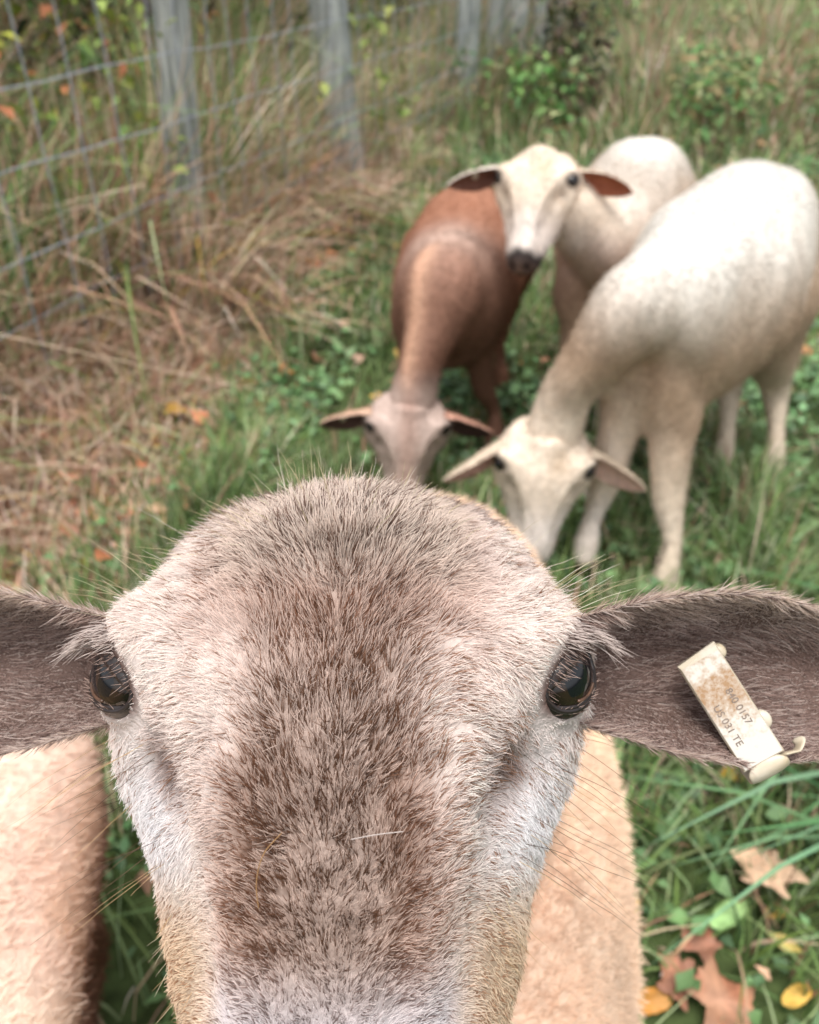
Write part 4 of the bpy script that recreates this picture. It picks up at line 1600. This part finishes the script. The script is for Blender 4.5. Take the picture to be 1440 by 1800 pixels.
    m_ = build('lip', v, f); recalc(m_)
    o = link('lip', m_, None, M_TAG); o.parent = tg; o.location = -root.location
    # raised shoulder at the top of the plate and the two studs
    for (x, y, r) in ((W_ * 1.06, .003, .0024), (W_ * 1.04, .0305, .0030)):
        a = np.linspace(0, math.pi / 2, 8)
        b = np.linspace(0, 2 * math.pi, 20, endpoint=False)
        RR = np.array([[W3(x + r * math.cos(i) * math.cos(j), y + r * 1.2 * math.cos(i) * math.sin(j), -.0068 + .0020 * math.sin(i)) for j in b] for i in a[:-1]])
        v, f = rings_mesh(RR)
        m_ = build('stud', v, f); recalc(m_)
        o = link('stud', m_, None, M_TAG); o.parent = tg; o.location = -root.location
    for txt, x, y0 in (('840 0157', W_ * .34, .0145), ('US 031 TE', -W_ * .52, .0175)):
        fc = bpy.data.curves.new('printed_number', 'FONT')
        fc.body = txt
        fc.size = .0036
        fc.extrude = .00003
        fc.align_y = 'CENTER'
        fc.materials.append(M_INK)
        tmp = bpy.data.objects.new('tmp', fc)
        COL.objects.link(tmp)
        tm = bpy.data.meshes.new_from_object(tmp.evaluated_get(bpy.context.evaluated_depsgraph_get()))
        tm.name = 'printed_number'
        if not tm.materials: tm.materials.append(M_INK)
        bpy.data.objects.remove(tmp)
        o = bpy.data.objects.new('printed_number', tm)
        COL.objects.link(o)
        o.parent = tg
        zz = norm(fn)
        xx = norm(lg)
        y2 = np.cross(zz, xx)
        m = Matrix([[xx[i], y2[i], zz[i]] for i in range(3)])
        o.matrix_local = Matrix.Translation(Vector(W3(x, y0, .0003)) - root.location) @ m.to_4x4()
    return O, B


HO, HB = main_sheep()


# ------------------------------------------------------------------ bits of hay caught on the face
def strand(name, pts, r, col, label):
    pts = np.array(pts)
    v, f = tube(pts, r, r, (0, 0, 1), 7, 24)
    m = build(name, v, f, np.broadcast_to(col, (len(v), 3)))
    tag(link(name, m, None, M_DRY), label, 'straw')


def onface(u, s, n): return HO + np.array([u, s, n]) @ HB


strand('straw', [onface(-.012, .036, .0175), onface(-.0165, .041, .019), onface(-.0185, .048, .018), onface(-.018, .056, .016)], .00014, lin(150, 116, 78), 'thin curled straw stuck in the dark fur between the eyes')
strand('straw', [onface(.006, .038, .0175), onface(.013, .0365, .019), onface(.0205, .036, .017)], .00015, lin(180, 168, 162), 'short pale straw lying across the dark fur of the face')


# ------------------------------------------------------------------ fallen leaves one can pick out
def leaf_mesh(kind, size, col, col2, curl):
    if kind == 'maple':
        a = np.linspace(0, 2 * math.pi, 61)[:-1]
        r = .60 + .11 * np.cos(5 * a + .3) + .07 * np.cos(3 * a + 1) + .05 * np.cos(10 * a + .5) + .03 * np.cos(17 * a)
        r = r * (1 - .35 * np.exp(-(np.angle(np.exp(1j * (a - math.pi))) / .3) ** 2))
    else:
        a = np.linspace(0, 2 * math.pi, 37)[:-1]
        r = 1 / np.sqrt((np.cos(a) / .62) ** 2 + (np.sin(a) / .27) ** 2) * (1 + .03 * np.sin(9 * a))
    ks = np.linspace(0, 1, 6)[1:]
    V = [[0, 0, 0]]
    for k in ks:
        for rr, aa in zip(r, a):
            V.append([k * rr * math.cos(aa), k * rr * math.sin(aa), 0])
    V = np.array(V) * size
    m = len(a)
    F = [[0, 1 + j, 1 + (j + 1) % m] for j in range(m)]
    for i in range(len(ks) - 1):
        F += [[1 + i * m + j, 1 + (i + 1) * m + j, 1 + (i + 1) * m + (j + 1) % m, 1 + i * m + (j + 1) % m] for j in range(m)]
    x, y = V[:, 0] / size, V[:, 1] / size
    z = curl * (.5 * y ** 2 + .35 * x ** 2 * x - .25 * x * y) + .05 * np.sin(x * 7 + y * 5) + .10 * np.abs(y) * (1 if kind != 'maple' else .4)
    V[:, 2] = z * size
    vein = np.exp(-(y / .02) ** 2)
    if kind == 'maple':
        for t in (.62, -.62, 1.3, -1.3):
            vein = np.maximum(vein, np.exp(-((y * math.cos(t) - x * math.sin(t)) / .022) ** 2) * ((x * math.cos(t) + y * math.sin(t)) > 0))
    nz = noise(V / size, 4)[:, None]
    C = np.array(col) * (1 - .4 * smooth(-.2, .9, nz)) + np.array(col2) * .4 * smooth(-.2, .9, nz)
    C = C * (1 + .22 * vein[:, None])
    o = len(V)
    V2 = V.copy()
    V2[:, 2] -= .0007
    F2 = F + [[i + o for i in q[::-1]] for q in F]
    e = 1 + (len(ks) - 1) * m
    F2 += [[e + j, e + o + j, e + o + (j + 1) % m, e + (j + 1) % m] for j in range(m)]
    return build('leaf', np.r_[V, V2], F2, np.clip(np.r_[C, C], 0, .9))


def leaf(kind, size, x, y, z, rot, tilt, roll, col, col2, curl, label, group=None):
    o = link('fallen_leaf', leaf_mesh(kind, size, col, col2, curl), None, M_LEAF)
    o.location = (x, y, terrain(x, y) + z)
    o.rotation_euler = (roll, tilt, rot)
    tag(o, label, 'leaf', group)
    return o


TAN, RED, ORA, YLW, GRN = lin(214, 180, 150), lin(154, 110, 90), lin(170, 128, 102), lin(206, 168, 84), lin(150, 186, 122)
leaf('maple', .064, .466, .606, .085, 2.4, .15, .25, lin(226, 192, 162), lin(206, 164, 132), .5, 'large tan leaf with pointed lobes resting high on the grass')
leaf('oval', .050, .415, .575, .045, .55, -.15, .2, GRN, lin(170, 196, 132), .3, 'pale green oval leaf lying in the grass')
leaf('maple', .040, .372, .545, .034, 1.0, .2, -.1, RED, lin(168, 92, 66), .7, 'small rust-red leaf beside the pale green oval leaf')
leaf('maple', .062, .375, .475, .036, .4, .1, .15, ORA, lin(176, 96, 66), .7, 'large orange-brown leaf folded among other brown leaves')
leaf('maple', .048, .335, .500, .030, 2.2, -.2, .1, RED, lin(204, 140, 104), .8, 'curled red-brown leaf lying against the tan shoulder')
leaf('oval', .052, .292, .478, .03, .2, .1, .35, lin(190, 132, 60), lin(206, 168, 120), .6, 'ochre oval leaf with a pale curled edge')
leaf('oval', .040, .470, .480, .03, .5, .1, .2, YLW, lin(190, 150, 50), .4, 'bright yellow oval leaf in the grass near the orange leaves')
leaf('oval', .034, .478, .54, .035, -.5, .2, .1, lin(206, 186, 110), lin(190, 160, 80), .4, 'small pale yellow leaf between grass blades')
leaf('maple', .036, .545, .540, .03, 1.2, .2, .3, RED, ORA, .6, 'small brick-red leaf at the edge of the yellow leaves')
leaf('oval', .034, .485, .585, .03, .3, .1, .2, YLW, lin(170, 130, 50), .4, 'thin mustard-yellow leaf half under the grass')
leaf('oval', .034, .300, .60, .02, 1.3, .1, .2, YLW, lin(200, 170, 80), .4, 'small yellow leaf against the tan shoulder')
leaf('oval', .045, .50, .80, .03, .1, .0, .3, lin(216, 176, 70), lin(220, 190, 130), .4, 'yellow leaf lying under the tagged ear')
leaf('maple', .045, -.36, 2.20, .05, .7, .3, .2, lin(204, 138, 86), lin(180, 110, 70), .6, 'orange leaf alone on the green grass near the dry strip')
leaf('maple', .040, -.62, 1.93, .05, .2, .2, .2, lin(200, 160, 70), YLW, .6, 'yellow leaf on the brown litter below the fence')
leaf('maple', .040, -.68, 2.95, .30, .2, .9, .2, lin(200, 86, 50), RED, .6, 'bright orange-red leaf caught at the foot of the slimmer fence post')
leaf('maple', .046, -.80, 1.62, .05, 1.4, .2, .2, lin(214, 150, 120), lin(196, 128, 98), .6, 'pinkish tan leaf on the litter in front of the dry grass')
kinds = (('small orange-brown leaf lying in the pasture grass', 'orange-brown leaves in the grass', ORA, RED), ('small yellow leaf lying in the pasture grass', 'yellow leaves in the grass', YLW, lin(220, 190, 110)))
for i in range(34):
    x, y = in_view(1, .9, 4.5, .0)
    x, y = float(x[0]), float(y[0])
    if grass_zone(np.array([x]), np.array([y]))[0] < .4 or abs(x) < .15 and y < 1.2:
        continue
    lb, gp, ca, cb = kinds[i % 3 == 2]
    lb = lb.replace('leaf', 'lobed leaf' if i % 2 else 'oval leaf', 1)
    gp = gp.replace('leaves', 'lobed leaves' if i % 2 else 'oval leaves', 1)
    leaf('maple' if i % 2 else 'oval', random.uniform(.025, .045), x, y, .05, random.uniform(0, 6), random.uniform(-.4, .4), random.uniform(-.4, .4), ca, cb, .5, lb, gp)


# ------------------------------------------------------------------ long arching blades beside the leaves
def arching():
    specs = []
    for i in range(46):
        specs.append((rng.uniform(.62, .95), rng.uniform(.62, .95), rng.uniform(.30, .5), math.pi + rng.normal(.15, .3), rng.uniform(.9, 1.25), rng.uniform(.006, .011)))
    a = np.array(specs)
    P = np.stack([a[:, 0], a[:, 1], terrain(a[:, 0], a[:, 1])], -1)
    c = pick([lin(110, 150, 106), lin(130, 166, 126), lin(88, 132, 86)], len(a))
    return blades(P, a[:, 2], a[:, 5], a[:, 4], a[:, 3], c * .7, c, rng.uniform(1.2, 1.9, len(a)))


V, F, c = arching()
tag(link('grass_tuft', build('grass_tuft', V, F, c), None, M_GRASS), 'tuft of long arching blue-green grass blades beside the tan leaf', 'grass', kind='stuff')
V, F, c = None, None, None
